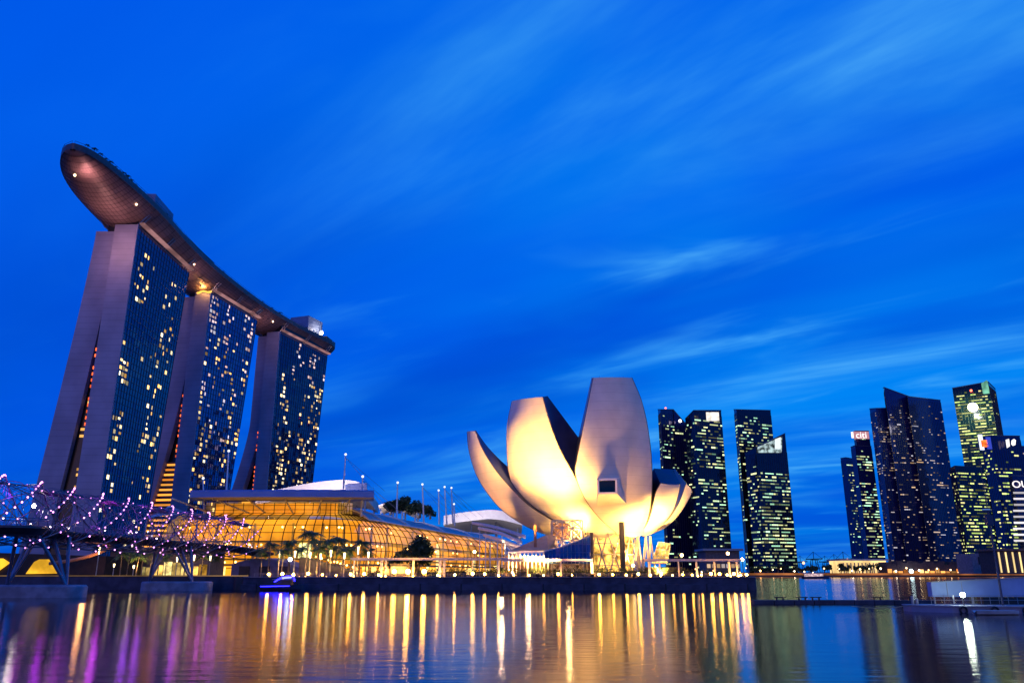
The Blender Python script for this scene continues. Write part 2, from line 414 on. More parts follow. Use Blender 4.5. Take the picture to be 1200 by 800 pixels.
# ================================================================== three leaning hotel towers
ZT = 193.0
def hotel(idx, ptop_l, ptop_r, gap, T, a0, dens, label, atrium, panes, K):
    p0, p1 = PZ(*ptop_l, ZT), PZ(*ptop_r, ZT)
    A = Vector((p1.x - p0.x, p1.y - p0.y, 0)); L = A.length; A.normalize(); B = Vector((-A.y, A.x, 0))
    base = Vector((p0.x, p0.y, 3.0))
    def W(a, b, z):                                  # the far end draws in toward the ground
        return Vector((p0.x, p0.y, 0)) + A * (a * (1 - K / L * (1 - z / ZT))) + B * b + Vector((0, 0, z))
    def slab(mb, a0_, a1_, b0_, b1_, z0, z1):
        rows = [[W(a0_, b0_, z), W(a1_, b0_, z), W(a1_, b1_, z), W(a0_, b1_, z)] for z in (z0, z1)]
        mb.grid(rows, True); k = len(mb.v); mb.v += rows[0][::-1] + rows[1]; mb.f += [[k, k + 1, k + 2, k + 3], [k + 4, k + 5, k + 6, k + 7]]; mb.m += [0, 0]
    t = thing('hotel_tower', label, 'hotel tower', base, 'three leaning hotel towers')
    zg, G, pw = gap; FT = 13.0 if idx == 0 else 12.0
    def inner(z): return FT + 0.05 + (G * ((zg - z) / zg) ** pw if z < zg else 0.0)
    # front slab
    mb = MB(); slab(mb, 0, L, 0.9, FT, 2.5, ZT); slab(mb, 0, 1.2, 0, 0.899, 2.5, ZT)
    recalc(mb.build('front_slab', CONC, t))
    # splayed rear slab
    rows = []
    for i in range(34):
        z = 2.5 + (ZT - 2.0 - 2.5) * i / 33; b = inner(z)
        rows.append([W(a0, b, z), W(a0, b + T, z), W(L - 2, b + T, z), W(L - 2, b, z)])
    mb = MB(); mb.grid(rows, True); k = len(mb.v); mb.v += rows[-1]; mb.f.append([k, k + 1, k + 2, k + 3]); mb.m.append(0)
    recalc(mb.build('rear_slab', CONC, t))
    # curtain wall
    mb = MB(); slab(mb, 1.21, L - 0.3, 0.1, 0.898, 5, ZT - 1)
    recalc(mb.build('glass_facade', panes, t))
    nc = int(round((L - 2) / 3.6)); cw = (L - 1.6) / nc; nr = 54; fh = (ZT - 7) / nr
    mb = MB()
    for i in range(nc + 1):
        a = 1.3 + i * cw; mb.bar(W(a, -0.02, 5), W(a, -0.02, ZT - 1), 0.16, 0.24, up=B)
    mb.build('fin', pmat('facade_fin', (0.06, 0.07, 0.10), 0.4, 0.6), t)
    mb = MB()
    for r in range(nr + 1):
        mb.bar(W(1.3, 0.02, 5.5 + r * fh), W(L - .4, 0.02, 5.5 + r * fh), 0.2, 0.28)
    mb.build('spandrel', pmat('facade_spandrel', (0.05, 0.06, 0.09), 0.4, 0.5), t)
    # lit rooms: the nearest hundred as windows, the rest as one part
    cells = []
    rnd = random.Random(100 + idx)
    for c in range(nc):
        for r in range(nr):
            p, w = dens(c / nc, r / nr, rnd)
            p *= max(0.12, min(2.4, 1.15 + 3.6 * mnoise.noise(Vector((c * 0.42, r * 0.17, idx * 7.3)))))
            if rnd.random() < p * 0.92: cells.append((c, r, w))
    cells.sort(key=lambda q: -(q[2] is WARMW) * 2 - rnd.random())
    rest = MB()
    for i, (c, r, w) in enumerate(cells):
        cen = W(1.3 + (c + .5) * cw, 0.03, 5.5 + (r + .5) * fh)
        m1 = MB() if i < 100 else rest
        wide = rnd.choice((0.36, 0.36, 0.30, 0.20, 0.14)); hh = fh * rnd.choice((0.32, 0.32, 0.27, 0.18))
        cen = cen + A * (rnd.choice((-1, 0, 1)) * cw * (0.40 - wide)) + Vector((0, 0, rnd.choice((0, 1)) * (fh * 0.36 - hh)))
        m1.obox(cen, A * cw * wide, B * 0.05, Vector((0, 0, hh)), 0 if w is WARMW else 1)
        if i < 100:
            m1.m = [0] * 6; m1.build('window', w, t)
    if rest.v: tag(rest.build('lit_windows', [WARMW, PINKW], t), kind='stuff')
    # cornice glow strip and roof plant
    mb = MB(); mb.bar(W(1, -1.6, ZT + 1.0), W(L, -1.6, ZT + 1.0), 2.6, 1.0)
    mb.build('cornice', emat('cornice_glow', (0.75, 0.36, 0.38), 0.42, 0.0, noise=(0.08, 0.5, 1.3)), t)
    mb = MB(); slab(mb, 6, L - 6, 3, 20, ZT - 1.99, ZT + 7)
    mb.build('roof_plant', DARKM, t)
    for a in (3, L * 0.5, L - 4):
        for b0, b1 in ((3, -4), (20, 26)):
            for da in (0, 2.5):
                mb = MB(); mb.tube(W(a + da, b0, ZT - 0.5), W(a + da, b1, ZT + 7.5), 0.5, 6); mb.build('roof_strut', STEEL, t)
    # between the legs
    mb = MB(); rows = []
    for i in range(12):
        z = 2.6 + (zg - 8 - 2.6) * i / 11; rows.append([W(9, FT + 0.02, z), W(9, inner(z) - 0.02, z)])
    mb.grid(rows); mb.build('atrium_screen', pmat('atrium_dark_glass', (0.004, 0.003, 0.004), 0.25, var=0.4), t)
    lo, hi = atrium
    k = 0; z = lo
    while z < hi:
        b1 = inner(z) - 0.3
        m1 = MB(); m1.obox(W(8.2, (FT + .3 + b1) / 2, z + 0.9), B * max(0.2, (b1 - FT - .3) / 2 - .2), A * 0.15, Vector((0, 0, 0.62)))
        m1.build('atrium_light', emat('atrium_glow', (1.0, 0.30, 0.035), 1.5, 0.45, (1.0, 0.42, 0.07)), t)
        m1 = MB(); m1.obox(W(7.9, (FT + .3 + b1) / 2, z + 2.2), B * max(0.2, (b1 - FT - .3) / 2), A * 0.5, Vector((0, 0, 0.35)))
        m1.build('atrium_louvre', pmat('atrium_louvre_bronze', (0.22, 0.08, 0.03), 0.5), t)
        z += 3.3
    z = max(hi + 4, zg * 0.42)
    while z < min(zg - 6, 122):
        if rnd.random() < 0.75:
            m1 = MB(); m1.obox(W(0, FT + 0.25, z), A * 0.25, B * 0.22, Vector((0, 0, 0.8)))
            m1.build('edge_light', emat('red_edge_light', (1.0, 0.13, 0.03), 1.8, 0.6), t)
        z += 3.4
    for q in range(9 if idx == 0 else 5):
        z = hi + 4 + rnd.random() * (zg * 0.5 - hi); b = FT + .5 + rnd.random() * max(0.5, inner(z) - FT - 2.5)
        m1 = MB(); m1.obox(W(8.7, b, z), A * 0.1, B * (0.8 + rnd.random()), Vector((0, 0, 0.7)))
        m1.build('window', emat('atrium_room', (1.0, 0.50, 0.12), 1.1, 0.6), t)
    return t, W, L
def dens3(c, r, rnd):
    if r > 0.93: return 0, WARMW
    p = 0.012
    if c < 0.16: p = 0.20 if r < 0.62 else 0.10
    if 0.03 < c < 0.3 and 0.68 < r < 0.86: p = 0.22
    if 0.5 < c < 0.95 and 0.05 < r < 0.80: p = 0.30 if (math.sin(c * 31) + math.sin(r * 17 + c * 9)) > 0.1 else 0.10
    if c > 0.55 and r > 0.8: p = 0.14
    return p, WARMW
def dens2(c, r, rnd):
    if r > 0.84: return (0.42 if math.sin(c * 16 + 1) > -0.1 else 0.08), PINKW
    if r > 0.45 and rnd.random() < 0.13: return 0.5, PINKW
    p = 0.04
    if c < 0.3: p = 0.26
    if 0.5 < c < 0.98: p = 0.30 if math.sin(c * 23 + r * 9) > -0.2 else 0.10
    return p, WARMW
def dens1(c, r, rnd):
    if r > 0.82: return (0.40 if math.sin(c * 18 + 2) > 0.0 else 0.08), PINKW
    p = 0.05
    if 0.05 < c < 0.36: p = 0.28
    if 0.55 < c < 0.98: p = 0.30
    return p, WARMW
G3 = glass_mat('tower_glass', (0.006, 0.010, 0.07), 0.04, 1.75, (3.6, 3.6, 3.44), 0.05)
G2 = glass_mat('tower_glass_bright', (0.008, 0.02, 0.09), 0.04, 2.5, (3.6, 3.6, 3.44), 0.10)
G1 = glass_mat('tower_glass_dim', (0.006, 0.010, 0.05), 0.04, 1.7, (3.6, 3.6, 3.44), 0.07)
T3, W3, L3 = hotel(0, (162, 263), (222, 318), (188, 14.5, 1.28), 13, 5, dens3, 'nearest leaning hotel tower, under the jutting prow of the roof deck', (3, 8), G3, 21)
T2, W2, L2 = hotel(1, (247, 341), (302, 374), (160, 28, 1.6), 12, 3, dens2, 'middle leaning hotel tower with bright blue glass and tall orange atrium', (3, 74), G2, 23)
T1, W1, L1 = hotel(2, (328, 388), (384, 416), (118, 34, 1.35), 10, 3, dens1, 'farthest leaning hotel tower, beneath the rounded end of the roof deck', (3, 62), G1, 18)

# ================================================================== the boat-shaped roof deck
deck = thing('sky_deck', 'long boat-shaped roof deck laid across the three hotel towers', 'sky deck', (W2(0, 10, 0).x, W2(0, 10, 0).y, ZT))
ZR = 207.0
cl = catmull([(-216, 350, 0), (-221.5, 385, 0), (-223.5, 424, 0), (-225, 498, 0), (-216.5, 583, 0), (-203, 648, 0), (-184.5, 704, 0), (-176, 728, 0)], 121)
cum = [0.0]
for i in range(1, len(cl)): cum.append(cum[-1] + (cl[i] - cl[i - 1]).length)
TOT = cum[-1]
st = []
for i, p in enumerate(cl):
    d = (cl[min(i + 1, 120)] - cl[max(i - 1, 0)]).normalized(); nrm = Vector((d.y, -d.x, 0))     # toward the bay
    s = cum[i]
    w = 20.0
    if s < 95: w *= max(0.0, 1 - (1 - s / 95) ** 2.3) ** 0.55
    if TOT - s < 30: w *= max(0.0, 1 - (1 - (TOT - s) / 30) ** 2.4) ** 0.5
    w = max(w, 0.6)
    st.append((p, nrm, w, min(1.0, w / 20.0)))
def deckpt(i, uu, z): p, n, w, k = st[i]; return Vector((p.x, p.y, z)) + n * (w * uu)
US = [math.sin(math.pi / 2 * (j / 12 - 1)) for j in range(25)]
def keel(i, uu): p, n, w, k = st[i]; return ZR - 3.2 - 10.2 * (k ** 1.3) * (1 - abs(uu) ** 2.3)
mb = MB(); mb.grid([[deckpt(i, uu, keel(i, uu)) for uu in US] for i in range(121)])
HULL = pmat('hull_copper_panels', (0.27, 0.18, 0.185), 0.5, 0.15, var=0.2, scale=0.08)
hull = mb.build('hull', HULL, deck, True)
mb = MB()
for i in range(2, 119, 2):
    mb.path([deckpt(i, uu, keel(i, uu) - 0.05) for uu in US], 0.10, 4, cap=False)
for j in range(1, 24):
    mb.path([deckpt(i, US[j] * 0.985, keel(i, US[j] * 0.985) - 0.05) for i in range(0, 121, 2)], 0.09, 4, cap=False)
mb.build('panel_seam', pmat('dark_panel_joint', (0.03, 0.018, 0.018), 0.7), hull)  # thin dark joints between the hull panels
mb = MB(); rows = []
for sgn in (-1, 1):
    mb.grid([[deckpt(i, sgn, ZR - 3.2), deckpt(i, sgn * 1.01, ZR - 1.4), deckpt(i, sgn * 1.01, ZR)] for i in range(121)])
for e in (0, 120):
    mb.grid([[deckpt(e, q, ZR - 3.2) for q in (-1, 1)], [deckpt(e, q, ZR) for q in (-1, 1)]])
mb.build('fascia', pmat('deck_fascia', (0.10, 0.075, 0.085), 0.5, 0.3), deck)
mb = MB(); mb.grid([[deckpt(i, -1.0, ZR - 0.4), deckpt(i, 1.0, ZR - 0.4)] for i in range(121)])
mb.build('deck_floor', GREYP, deck)
mb = MB()
for sgn in (-1, 1):
    mb.path([deckpt(i, sgn * 0.99, ZR + 1.2) for i in range(0, 121, 2)], 0.10, 4)
    for i in range(0, 121, 2): mb.tube(deckpt(i, sgn * 0.99, ZR), deckpt(i, sgn * 0.99, ZR + 1.2), 0.07, 4)
mb.build('railing', DARKM, deck)
def corebox(i0, i1, u0, u1, h, mat, name):
    mb = MB(); poly = [deckpt(i0, u0, 0), deckpt(i0, u1, 0), deckpt(i1, u1, 0), deckpt(i1, u0, 0)]
    mb.prism(poly, ZR - 0.39, ZR + h); return mb.build(name, mat, deck)
BLUEBOX = pmat('plant_box_panels', (0.12, 0.17, 0.30), 0.5, 0.2, var=0.15, scale=0.2)
corebox(35, 42, -0.25, 0.70, 11, BLUEBOX, 'lift_core')
corebox(95, 102, -0.35, 0.60, 17, BLUEBOX, 'lift_core')
c2 = corebox(62, 66, -0.2, 0.5, 6, BLUEBOX, 'bar_pavilion')
corebox(43, 56, 0.35, 0.80, 4.0, DARKM, 'terrace')
corebox(103, 112, 0.35, 0.80, 4.5, DARKM, 'terrace')
mb = MB(); mb.ball(deckpt(99, 0.86, ZR + 4), 1.7)
fl = mb.build('floodlight', emat('roof_flood', (1.0, 0.80, 0.60), 14, 0.0), deck)
lamp('roof_flood_light', 'POINT', deckpt(99, 0.95, ZR + 6), 12000, (1, 0.75, 0.55), deck, size=1.0)
mb = MB()
for i, uu in ((9, -0.35), (24, 0.93), (52, 0.93), (78, 0.93), (14, 0.75)):
    pass
for i, uu in ((9, -0.35), (26, 0.80), (50, 0.78), (78, 0.8)):
    mb = MB(); mb.ball(deckpt(i, uu, keel(i, uu) - 0.4), 0.62, 6, 4)
    mb.build('hull_lamp', emat('hull_lamp_glow', (1.0, 0.62, 0.35), 9, 0.2), deck)
# prow lamp, then unseen fill points added to warm the hull like city glow
lamp('prow_light', 'POINT', deckpt(7, 0.35, ZR - 12.5), 4200, (1.0, 0.45, 0.42), deck, size=0.6)
for k, (q, e) in enumerate(((W3(-16, 6, ZT - 16), 30000), (W3(L3 + 10, -2, ZT - 8), 9000), (W2(L2 + 12, 0, ZT - 8), 9000))):
    lamp('hull_fill_light', 'POINT', q, e * 0.38, (1.0, 0.46, 0.40), deck, size=1.2)
mb = MB(); mb.path([W2(-0.7, -1 + 11 * i / 8, ZT - 0.5 - 0.6 * math.sin(i)) for i in range(9)], 0.7, 6); 
mb.build('cove_light', emat('amber_cove', (1.0, 0.50, 0.08), 2.2, 0.3), deck)
lamp('cove_lamp', 'POINT', W2(-4, 3, ZT + 0.5), 5000, (1.0, 0.45, 0.10), deck, size=0.8)
# palms along the deck's rim
def deck_palm_mesh(seed):
    rnd = random.Random(seed); mb = MB()
    mb.tube((0, 0, 0), (0.1, 0, 3.0), 0.16, 5, 0.11)
    for k in range(9):
        a = k * 2.4 + rnd.random(); up = 0.9 + rnd.random() * .6; L = 1.9 + rnd.random() * .6
        pts = [Vector((math.cos(a) * L * t, math.sin(a) * L * t, 3.0 + up * t * 1.3 - 1.9 * t * t)) for t in (0, .35, .7, 1)]
        sd_ = Vector((-math.sin(a), math.cos(a), 0))
        mb.grid([[p - sd_ * w_ + Vector((0, 0, -.15)), p, p + sd_ * w_ + Vector((0, 0, -.15))] for p, w_ in zip(pts, (0.1, .42, .38, .05))])
    return mb
rp = deck_palm_mesh(3).build('roof_palm', LEAF, at=(0, 0, 0))
tag(rp, 'x', 'palm', 'small palms along the roof deck rim')
spots = [2, 4, 6, 8, 10, 12, 14, 16, 18, 20, 22] + [37, 40, 44, 54, 58, 72, 76, 80, 92, 96, 99, 110, 112, 114, 116]
for k, i in enumerate(spots):
    o = rp if k == 0 else rp.copy()
    if k: COL.objects.link(o)
    sc = random.uniform(0.5, 0.85); o.scale = (sc,) * 3; o.rotation_euler.z = random.random() * 6
    o.location = deckpt(i, 0.9, ZR - 0.4); ORG[o] = o.location.copy()
    o['label'] = 'small dark palm on the sky deck rim, %s counting from the prow' % ORDS[k]

# ================================================================== glass-vaulted waterfront mall
mall = thing('shopping_mall', 'long amber-lit mall with curved glass vaults and blue flat canopy roof', 'shopping mall', (-50, 300, 3))
ctrl = [(-124, 291), (-108, 288), (-92, 286.5), (-76, 286), (-64, 287), (-55, 291), (-49, 299), (-45, 311), (-38, 337), (-27, 378), (-16, 418), (-5, 460), (4, 494)]
NP = 97
pp = catmull([(x, y, 0) for x, y in ctrl], NP)
def outn(i):
    d = (pp[min(i + 1, NP - 1)] - pp[max(i - 1, 0)]).normalized(); return Vector((d.y, -d.x, 0))
def hs(i): return 1.0 - 0.10 * max(0, (i - 55)) / 41
prof = [(0.0, 3.0), (0.8, 5.5), (1.5, 8.5), (1.8, 11.5), (1.4, 14.5), (0.2, 17.5), (-1.8, 20.2), (-4.6, 22.4), (-8.2, 24.0), (-12.5, 25.0)]
def mp_(i, k, off=0.0): o, z = prof[k]; return pp[i] + outn(i) * (o + off) + Vector((0, 0, z * hs(i)))
ISPL = 50                                            # where the glass gives way to the metal roof
mb = MB(); mb.grid([[mp_(i, k) for k in range(10 if i <= ISPL else 8)] for i in range(ISPL + 1)])
mb.grid([[mp_(i, k) for k in range(8)] for i in range(ISPL, NP)])
mb.build('vault_glass', amber_glass('amber_glow_glass'), mall, True)
mb = MB()
for i in range(0, NP):
    if i % 2 == 0: mb.path([mp_(i, k, 0.08) for k in range(10 if i <= ISPL else 8)], 0.17, 4)
for k in range(10):
    mb.path([mp_(i, k, 0.06) for i in range(0, (ISPL + 1) if k > 7 else NP)], 0.11, 4, cap=False)
mb.build('glazing_bar', pmat('bronze_bar', (0.035, 0.022, 0.012), 0.5, 0.4), mall)
# what one sees through the glass: lit floors, columns and a back wall emitting the interior light
mb = MB(); mb.grid([[pp[i] + outn(i) * -9 + Vector((0, 0, z * hs(i))) for z in (3.05, 8, 13, 18, 22.5)] for i in range(NP)])
mb.build('lit_interior', emat('mall_interior', (1.0, 0.38, 0.022), 1.05, 0.0, noise=(0.045, 0.35, 1.5)), mall)
for zf, dep in ((8.2, -1.2), (14.2, -2.5)):
    mb = MB(); rows = []
    for i in range(NP):
        rows.append([pp[i] + outn(i) * a + Vector((0, 0, (zf + b) * hs(i))) for a, b in ((dep, 0), (dep, 0.7), (-8.9, 0.7), (-8.9, 0))])
    mb.grid(rows, True); mb.build('gallery_floor', pmat('gallery_slab', (0.40, 0.30, 0.18), 0.7), mall)
for i in range(2, NP, 7):
    mb = MB(); q = pp[i] + outn(i) * -5; mb.tube(q + Vector((0, 0, 3)), q + Vector((0, 0, 21 * hs(i))), 0.45, 8)
    mb.build('column', pmat('mall_column', (0.45, 0.36, 0.24), 0.6), mall)
rnd = random.Random(5)
for i in range(1, NP - 1, 2):
    for zf in (7.6, 13.6, 19.6):
        if rnd.random() < 0.55: continue
        q = pp[i] + outn(i) * (-4.5 - rnd.random() * 3) + Vector((0, 0, zf * hs(i)))
        mb = MB(); mb.ball(q, 0.38, 6, 4)
        mb.build('ceiling_lamp', emat('mall_lamp', (1.0, 0.66, 0.22), 14, 0.5), mall)
for i, w_, z0, z1 in ((68, 1.5, 4, 17.5), (70, 1.0, 4, 17), (26, 2.2, 9, 14), (80, 1.4, 4, 12), (88, 3.0, 4, 9)):
    q = pp[i] + outn(i) * -3.5; d = Vector((-outn(i).y, outn(i).x, 0))
    mb = MB(); mb.obox(q + Vector((0, 0, (z0 + z1) / 2 * hs(i))), d * w_, outn(i) * 0.3, Vector((0, 0, (z1 - z0) / 2 * hs(i))))
    mb.build('lit_display', emat('lit_display', (1.0, 0.86, 0.50), 2.0, 0.3, (0.75, 0.95, 0.6), noise=(0.3, 0.6, 1.3)), mall)
# metal roof of the long vault
mb = MB()
rp_ = [(-4.4, 22.7), (-9.0, 25.4), (-15.0, 27.2), (-24.0, 28.0), (-40.0, 27.5)]
rows = [[pp[i] + outn(i) * o + Vector((0, 0, z * hs(i))) for o, z in rp_] for i in range(ISPL - 2, NP)]
mb.grid(rows)
mroof = mb.build('metal_roof', pmat('grey_metal_roof', (0.30, 0.30, 0.34), 0.45, 0.5, var=0.1, scale=0.2), mall, True)
mb = MB()
for i in range(ISPL - 2, NP, 8): mb.path([pp[i] + outn(i) * o + Vector((0, 0, z * hs(i) + 0.25)) for o, z in rp_], 0.45, 5)
mb.path([pp[i] + outn(i) * rp_[0][0] + Vector((0, 0, rp_[0][1] * hs(i) + .1)) for i in range(ISPL - 2, NP)], 0.35, 5)
mb.build('roof_rib', WHITEP, mroof)
zt_, zb_ = PY(330, 573.5, 277.5).z, PY(330, 582.5, 277.5).z
# clerestory box and the flat blue canopy over the end facing the bridge
def ring(i0, i1, o): return [pp[i] + outn(i) * o for i in range(i0, i1, 2)]
mb = MB()
front = ring(4, 49, -12.0)
mb.grid([[Vector((p.x, p.y, 24.6)), Vector((p.x, p.y, zb_ + .2))] for p in front])
mb.build('clerestory_glass', amber_glass('amber_glow_glass'), mall)
mb = MB()
for p in front[::1]: mb.tube((p.x, p.y, 24.6), (p.x, p.y, zb_), 0.13, 4)
for z in (26.2, 27.8, 29.4): mb.path([Vector((p.x, p.y, z)) for p in front], 0.09, 4)
mb.build('glazing_bar', MATS['bronze_bar'], mall)
mb = MB(); back = ring(4, 49, -19.0)
mb.grid([[Vector((p.x, p.y, 24.3)), Vector((p.x, p.y, zb_ + .2))] for p in back])
mb.build('lit_interior', emat('clerestory_interior', (1.0, 0.32, 0.012), 1.0, 0.0, noise=(0.06, 0.45, 1.4)), mall)
mb = MB(); d0, d1 = ring(4, 49, -11.7), ring(4, 49, -19.1)
mb.grid([[Vector((p.x, p.y, 24.35)), Vector((q.x, q.y, 24.35))] for p, q in zip(d0, d1)])
mb.build('clerestory_floor', MATS['gallery_slab'], mall)
mb = MB()
xl, xr = PY(222, 577, 277).x, PY(438, 580, 277).x
rows = []
for j in range(15):
    x = xl + (xr - xl) * j / 14; bow = -2.0 * (1 - (2 * j / 14 - 1) ** 2)
    rows.append([Vector((x * (277.5 + dy) / 277.5, 277.5 + bow + dy, z)) for dy, z in ((0, zb_), (0.5, zt_ - .6), (1.6, zt_), (34, zt_ + 1.2), (34, zt_ - 1.0), (3, zb_ - .15))])
mb.grid(rows, True); k = len(mb.v); mb.v += rows[0] + rows[-1]; mb.f += [list(range(k, k + 6)), list(range(k + 6, k + 12))]; mb.m += [0, 0]
recalc(mb.build('canopy_roof', pmat('blue_grey_canopy', (0.10, 0.17, 0.38), 0.40, 0.1, var=0.1, scale=0.2), mall))
for j, (xa, xb) in enumerate(((-118, -110), (-104, -96), (-92, -90), (-79, -80), (-66, -71), (-56, -62))):
    mb = MB(); mb.tube((xa, 281, zb_ - .1), (xb, 297, 24.9), 0.32, 6); mb.build('canopy_strut', pmat('cream_strut', (0.6, 0.52, 0.4), 0.5), mall)
# lower storey with lit shopfronts
for i in range(2, NP - 4, 3):
    q0, q1 = pp[i] + outn(i) * 2.3, pp[i + 2] + outn(i + 2) * 2.3
    d = (q1 - q0); L = d.length; d.normalize(); nn = Vector((d.y, -d.x, 0))
    mb = MB(); mb.obox((q0 + q1) / 2 + Vector((0, 0, 4.6)), d * (L / 2 * 0.86), nn * 0.12, Vector((0, 0, 1.35)))
    mb.build('shopfront', emat('shopfront_glow', (1.0, 0.40, 0.04), 2.2, 0.7, (1.0, 0.66, 0.22), noise=(0.5, 0.4, 1.4)), mall)
mb = MB(); rows = [[pp[i] + outn(i) * o + Vector((0, 0, z)) for o, z in ((1.5, 6.9), (4.5, 6.9), (4.5, 6.3), (1.5, 6.3))] for i in range(NP)]
mb.grid(rows, True); mb.build('shop_awning', pmat('awning_bronze', (0.20, 0.14, 0.09), 0.6), mall)
# white sail roofs behind
def shell_roof(name, label, pts_front, depth, rise, thick=0.9, mat=WHITEP):
    """a lens-shaped roof: front edge polyline, running back 'depth' metres, arched by 'rise'"""
    c = Vector((sum(p.x for p in pts_front) / len(pts_front), pts_front[0].y, 3))
    t = thing(name, label, 'roof', c)
    fr = catmull(pts_front, 21); rows = []; low = []
    for i, p in enumerate(fr):
        s = i / 20
        rows.append([p + Vector((0, depth * v_, rise * math.sin(math.pi * v_) * math.sin(math.pi * min(1, s * 1.0)) - 0.12 * depth * v_)) for v_ in [q / 8 for q in range(9)]])
        low.append([q - Vector((0, 0, thick)) for q in rows[-1]])
    mb = MB(); mb.grid(rows); mb.grid(low); mb.grid([[r[0], l[0]] for r, l in zip(rows, low)])
    mb.grid([[a, b] for a, b in zip(rows[-1], low[-1])]); mb.grid([[a, b] for a, b in zip(rows[0], low[0])])
    mb.build('roof_shell', mat, t, False)
    mb = MB()
    for i in (1, 7, 13, 19):
        q = low[i][2]; mb.tube((q.x, q.y, 3), q, 0.5, 6)
        q = low[i][7]; mb.tube((q.x, q.y, 3), q, 0.5, 6)
    mb.build('prop', STEEL, t)
    return t, fr
YS = 352
t, fr = shell_roof('theatre_roof', 'white swept sail roof rising behind the blue mall canopy', [PY(x, y, YS) for x, y in ((300, 579), (335, 571), (365, 565.5), (395, 562), (415, 563), (427, 568))], 40, 1.5, 4.5)
lamp('roof_wash', 'SPOT', PY(372, 578, YS - 26), 40000, (1.0, 0.80, 0.78), t, PY(372, 566, YS + 14), 0.6, 130)
mb = MB(); mb.bar(PY(405, 573, YS - 1), PY(430, 571, YS - 1), 1.0, 4.0); mb.build('end_truss', pmat('blue_truss', (0.05, 0.09, 0.30), 0.5), t)
YS2 = 430
t, fr = shell_roof('theatre_roof', 'smaller white curved roof among dark roof trees behind the vault', [PY(x, y, YS2) for x, y in ((443, 592), (452, 588.5), (462, 587), (476, 594), (488, 598))], 20, 1.0)
lamp('roof_wash', 'SPOT', PY(462, 603, YS2 - 12), 26000, (1.0, 0.75, 0.7), t, PY(462, 592, YS2 + 8), 0.6, 120)
YS3 = 540
t, fr = shell_roof('exhibition_roof', 'long pale low roof with lamps seen left of the white petals', [PY(x, y, YS3) for x, y in ((520, 604), (536, 601), (556, 598.5), (576, 597), (592, 599), (612, 604))], 60, 1.5, 6.0)
lamp('roof_wash', 'SPOT', PY(552, 616, YS3 - 40), 70000, (1.0, 0.85, 0.85), t, PY(556, 602, YS3 + 20), 0.6, 140)
# sweeping stepped roof edges running down to the petals
sw = thing('swept_walkway', 'pale sweeping ramp of stacked edges between vault and white petals', 'ramp', PY(585, 640, 330))
for k, (a, b, c, w_) in enumerate((((553, 611), (580, 616), (616, 627), 3.0), ((560, 617), (586, 623), (612, 634), 2.2), ((566, 625), (590, 632), (612, 640), 2.6))):
    pts = catmull([PY(a[0], a[1], 390 - k * 25), PY(b[0], b[1], 350 - k * 25), PY(c[0], c[1], 300 - k * 18)], 12)
    mb = MB()
    mb.grid([[p, p + Vector((0, 5, 0.4)), p + Vector((0, 5, -1)), p + Vector((0, 0, -1.1))] for p in pts], True)
    mb.build('ramp_slab', WHITEP, sw)
    mb = MB()
    for p in pts[2::4]: mb.tube((p.x, p.y + 2.5, 3), (p.x, p.y + 2.5, p.z - 0.9), 0.22, 5)
    mb.build('prop', WHITEP, sw)
lamp('ramp_lamp', 'POINT', PY(588, 640, 300), 3000, (1, 0.62, 0.3), sw, size=0.6)
# masts with stays
mastspec = [((241, 597), (238, 561), 296, 'short white mast leaning left above the mall canopy', 'L'), ((266, 574), (268, 529), 300, 'tall white mast with stays at the left end of the mall canopy', 'L'),
            ((402, 578), (405, 533), 318, 'tall slim white mast in front of the swept sail roof', 'R'), ((424, 592), (425, 559), 300, 'white mast with cross arms at the right end of the blue canopy', 'R'),
            ((465, 600), (466, 566), 345, 'pointed white mast between two dark roof trees', 'N'), ((497, 602), (495, 568), 365, 'white lamp mast right of the dark roof trees', 'R'),
            ((515, 604), (514, 575), 390, 'thin mast, left of the close pair above the vault roof', 'R'), ((524, 605), (521, 571), 400, 'thin mast, tallest of the close pair above the vault roof', 'R'),
            ((531, 603), (529, 572), 405, 'thin lamp-topped mast just left of the pale low roof', 'R'), ((533, 606), (532, 591), 395, 'short lamp mast at the foot of the pale low roof', 'N')]
for (bx, by), (tx, ty), yy, lab, sidew in mastspec:
    top = PY(tx, ty, yy); bot = PY(bx, by, yy)
    t = thing('roof_mast', lab, 'mast', (bot.x, bot.y, bot.z), 'masts over the mall roofs')
    foot = Vector((bot.x, bot.y, bot.z - 4))
    mb = MB(); mb.tube(foot, top, 0.42, 8, 0.22); mb.build('pole', WHITEP, t)
    mb = MB(); mb.ball(top + Vector((0, 0, .3)), 0.5, 8, 5); mb.build('finial', emat('mast_lamp', (0.8, 0.85, 1.0), 1.6), t)
    if sidew != 'N':
        sg = 1 if sidew == 'R' else -1
        for dx, dz in ((10 * sg, 12), (16 * sg, 14)):
            mb = MB(); mb.tube(top - Vector((0, 0, 1)), Vector((top.x + dx, yy + 2, top.z - dz)), 0.06, 4); mb.build('stay', STEEL, t)

